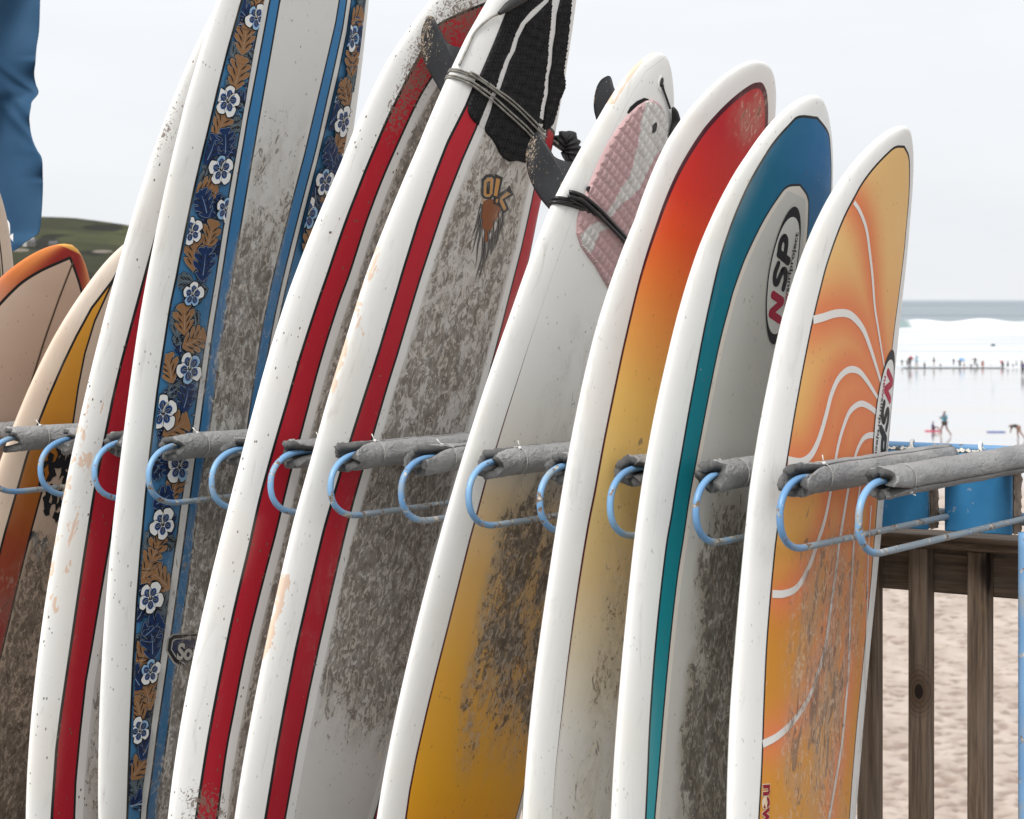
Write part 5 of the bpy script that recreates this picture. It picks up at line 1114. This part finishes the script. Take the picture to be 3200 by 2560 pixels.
def person(loc, h, pose, yaw, top, legs, hair, label, wetsuit=False, group='people on the beach and in the shallows'):
    k = h / 1.7; r_ = empty('person', tuple(loc), label, 'person', group); r_.rotation_euler = (0, 0, yaw)
    J = [tuple(x * k for x in j) for j in POSES[pose]]
    Ed = [(0, 1), (1, 2), (2, 3), (1, 4), (4, 5), (5, 6), (0, 7), (7, 8), (8, 9), (9, 10), (1, 11), (11, 12), (12, 13), (0, 14), (14, 15), (15, 16), (16, 17)]
    R = [.13, .14, .055, .105, .06, .045, .038, .085, .062, .042, .035, .06, .045, .038, .085, .062, .042, .035]
    skin_mesh('body', J, Ed, [x * k for x in R], SKIN, r_)
    sh = [0, 1, 4, 5, 11, 12]; m = {v: i for i, v in enumerate(sh)}; skin_mesh('top', [J[i] for i in sh], [(0, 1), (1, 2), (2, 3), (1, 4), (4, 5)], [(R[i] + .016) * k for i in sh], cloth_mat(top), r_)
    sh = [0, 7, 8, 14, 15] + ([9, 16] if wetsuit else []); E3 = [(0, 1), (1, 2), (0, 3), (3, 4)] + ([(2, 5), (4, 6)] if wetsuit else [])
    Jn = [J[i] for i in sh]
    if not wetsuit: Jn[2] = tuple(.45 * a + .55 * b_ for a, b_ in zip(J[7], J[8])); Jn[4] = tuple(.45 * a + .55 * b_ for a, b_ in zip(J[14], J[15]))
    skin_mesh('trousers' if wetsuit else 'shorts', Jn, E3, [(R[i] + .013) * k for i in sh], cloth_mat(legs), r_)
    hd = np.array(J[3]); fw = hd + np.array([0, -.03 * k, .03 * k]); skin_mesh('hair', [tuple(fw), tuple(fw + np.array([0, -.03, -.09]) * k)], [(0, 1)], [.118 * k, .075 * k], cloth_mat(hair), r_)
    return r_
BLK_ = (.015, .016, .02)
def zp(x, y): return (2700 + x / 3.45, 900 + y / 3.45)
def ground(px, py, z=BZ): d = (EYE - z) * F / (py - HY); return np.array([(px - CX) / F * d, d, z])
px, py = zp(868, 1600); g_ = ground(px, py); person(g_, 1.66, 'walk', 1.9, (.02, .22, .30), (.05, .035, .03), (.03, .02, .015), 'person in teal top and shorts walking on the wet sand')
px, py = zp(742, 1545); g_ = ground(px, py); person(g_ + U_ * .07, 1.20, 'sit', -1.7, (.04, .04, .13), (.06, .03, .06), (.02, .015, .012), 'child in navy top sitting on a pink bodyboard')
px, py = zp(1665, 1640); g_ = ground(px, py); person(g_, 1.62, 'bend', 1.35, (.03, .02, .02), (.25, .14, .10), (.015, .012, .01), 'person bending down over the wet sand at the right edge')
px, py = zp(1712, 945); g_ = ground(px, py); person(g_, 1.6, 'stand', 2.6, (.03, .06, .16), BLK_, (.02, .02, .02), 'person in blue and black standing at the water edge by the right side', True)
px, py = zp(492, 868); g_ = ground(px, py); person(g_, 1.62, 'stand', 2.9, BLK_, BLK_, BLK_, 'person in black wetsuit at the water edge with a red bodyboard', True)
px, py = zp(566, 860); g_ = ground(px, py); person(g_, 1.68, 'arms', .3, (.33, .50, .60), (.20, .33, .42), BLK_, 'person in pale blue with dark hair at the water edge')
px, py = zp(652, 878); g_ = ground(px, py); person(g_, .95, 'stand', .6, BLK_, BLK_, BLK_, 'small dark child alone at the water edge', True)
px, py = zp(753, 852); g_ = ground(px, py); person(g_, 1.42, 'arms', 1.3, BLK_, (.18, .10, .08), BLK_, 'thin person with outstretched arm in the shallows')
WSW = [(410, 774, 1.0, BLK_, 'swimmer head nearest the orange surfboard'), (465, 778, .95, BLK_, 'low swimmer just left of the red bodyboard person'), (433, 828, .5, BLK_, 'tiny dark child low in the foam by the shore'),
 (823, 792, .8, BLK_, 'bather deep in the foam right of the arm-stretching one'), (966, 768, 1.05, (.03, .03, .05), 'bather with raised arms far out in the foam'), (1033, 785, 1.5, BLK_, 'dark bather holding a pale blue bodyboard'),
 (1080, 792, 1.2, (.33, .14, .10), 'bather in brown beside the pale blue bodyboard'), (1154, 797, .9, BLK_, 'small bather between the bodyboard holder and the pair'), (1196, 772, 1.5, BLK_, 'taller dark bather of the pair in the foam'),
 (1221, 797, 1.1, BLK_, 'shorter dark bather of the pair in the foam'), (1278, 790, 1.5, (.35, .13, .10), 'bather in reddish brown beside the marker flag side of the pair'), (1494, 795, 1.6, BLK_, 'dark bather with a red bodyboard in the foam'),
 (1550, 792, 1.5, BLK_, 'dark bather right of the red bodyboard in the foam'), (1606, 794, .9, (.05, .05, .09), 'small bather seen low between two others at right'), (1643, 782, 1.0, BLK_, 'bather far out near the right edge of the photo'), (1700, 788, 1.5, BLK_, 'bather in the foam at the right edge of the photo')]
for x, y, hh, cc, lb in WSW:
    px, py = zp(x, y + 22 * 1.0); g_ = ground(px, 1149 + (y - 785) * .25 - 4, BZ + .1); g_[0] = (px - CX) / F * g_[1]
    vis = hh * .55; hh *= .84; vis = hh * .55; person(np.array([g_[0], g_[1], BZ + .1 - (hh - vis) + (800 - y) * .012]), hh * 1.05, random.choice(('stand', 'arms')), random.uniform(0, 6), cc, cc, BLK_, lb, True)
def bodyboard(px, py, L, Wd, yaw, col, label, z=.04, tilt=0.0, zb=BZ):
    g_ = ground(px, py, zb) + U_ * z; s = np.linspace(0, 2 * np.pi, 28, endpoint=False); c, sn = math.cos(yaw), math.sin(yaw); V = []
    for zz, k in ((-.025, .97), (-.015, 1), (.015, 1), (.025, .97)):
        for x in s:
            u = L / 2 * math.copysign(abs(math.cos(x)) ** .5, math.cos(x)) * k; v = Wd / 2 * math.copysign(abs(math.sin(x)) ** .6, math.sin(x)) * (1 - .25 * (math.cos(x) > 0) * abs(math.cos(x)) ** 3) * k
            p = np.array([u, v, zz]); p = np.array([p[0], p[1] * math.cos(tilt) - p[2] * math.sin(tilt), p[1] * math.sin(tilt) + p[2] * math.cos(tilt)]); V.append(g_ + np.array([p[0] * c - p[1] * sn, p[0] * sn + p[1] * c, p[2]]))
    Fc = [(r * 28 + j, r * 28 + (j + 1) % 28, (r + 1) * 28 + (j + 1) % 28, (r + 1) * 28 + j) for r in range(3) for j in range(28)] + [tuple(range(27, -1, -1)), tuple(84 + j for j in range(28))]
    return meshobj('bodyboard', V, Fc, cloth_mat(col), None, smooth=False, label=label, cat='bodyboard', group='bodyboards on the beach')
px, py = zp(738, 1545); bodyboard(px, py, 1.05, .55, .15, (.62, .10, .17), 'pink bodyboard under the sitting child')
px, py = zp(1425, 1556); bodyboard(px, py, 1.25, .55, .02, (.13, .19, .42), 'blue bodyboard lying alone on the wet sand')
px, py = zp(512, 795); bodyboard(px, 1146, .9, .5, 1.1, (.55, .05, .09), 'red bodyboard held upright at the water edge', z=1.15, tilt=1.2)
px, py = zp(1055, 790); bodyboard(px, 1147, .9, .5, .4, (.22, .38, .62), 'pale blue bodyboard held in the foam', z=.95, tilt=1.1, zb=BZ)
px, py = zp(1485, 815); bodyboard(px, 1147, .8, .45, .9, (.6, .08, .12), 'red bodyboard in the foam beside a dark bather', z=.6, tilt=1.1, zb=BZ)
px, py = zp(1368, 862); g_ = ground(px, py); fl = empty('marker_flag', tuple(g_), 'thin pale pole with small dark teal flag at the water edge', 'flag')
V, Fc = sweep(np.array([g_, g_ + U_ * 1.6, g_ + U_ * 3.1]), .022, 8); meshobj('pole', V, Fc, simple('pole_white', (.6, .5, .48), .6, .1), fl)
V = []; Fc = []
for i in range(9):
    for j in range(4): V.append(g_ + U_ * (3.05 - .09 * j) + np.array([.03 + .06 * i, .04 * math.sin(i * .9), 0]))
for i in range(8):
    for j in range(3): Fc.append((i * 4 + j, (i + 1) * 4 + j, (i + 1) * 4 + j + 1, i * 4 + j + 1))
c_ = meshobj('cloth', V, Fc, cloth_mat((.02, .09, .12)), fl); c_.modifiers.new('thickness', 'SOLIDIFY').thickness = .01
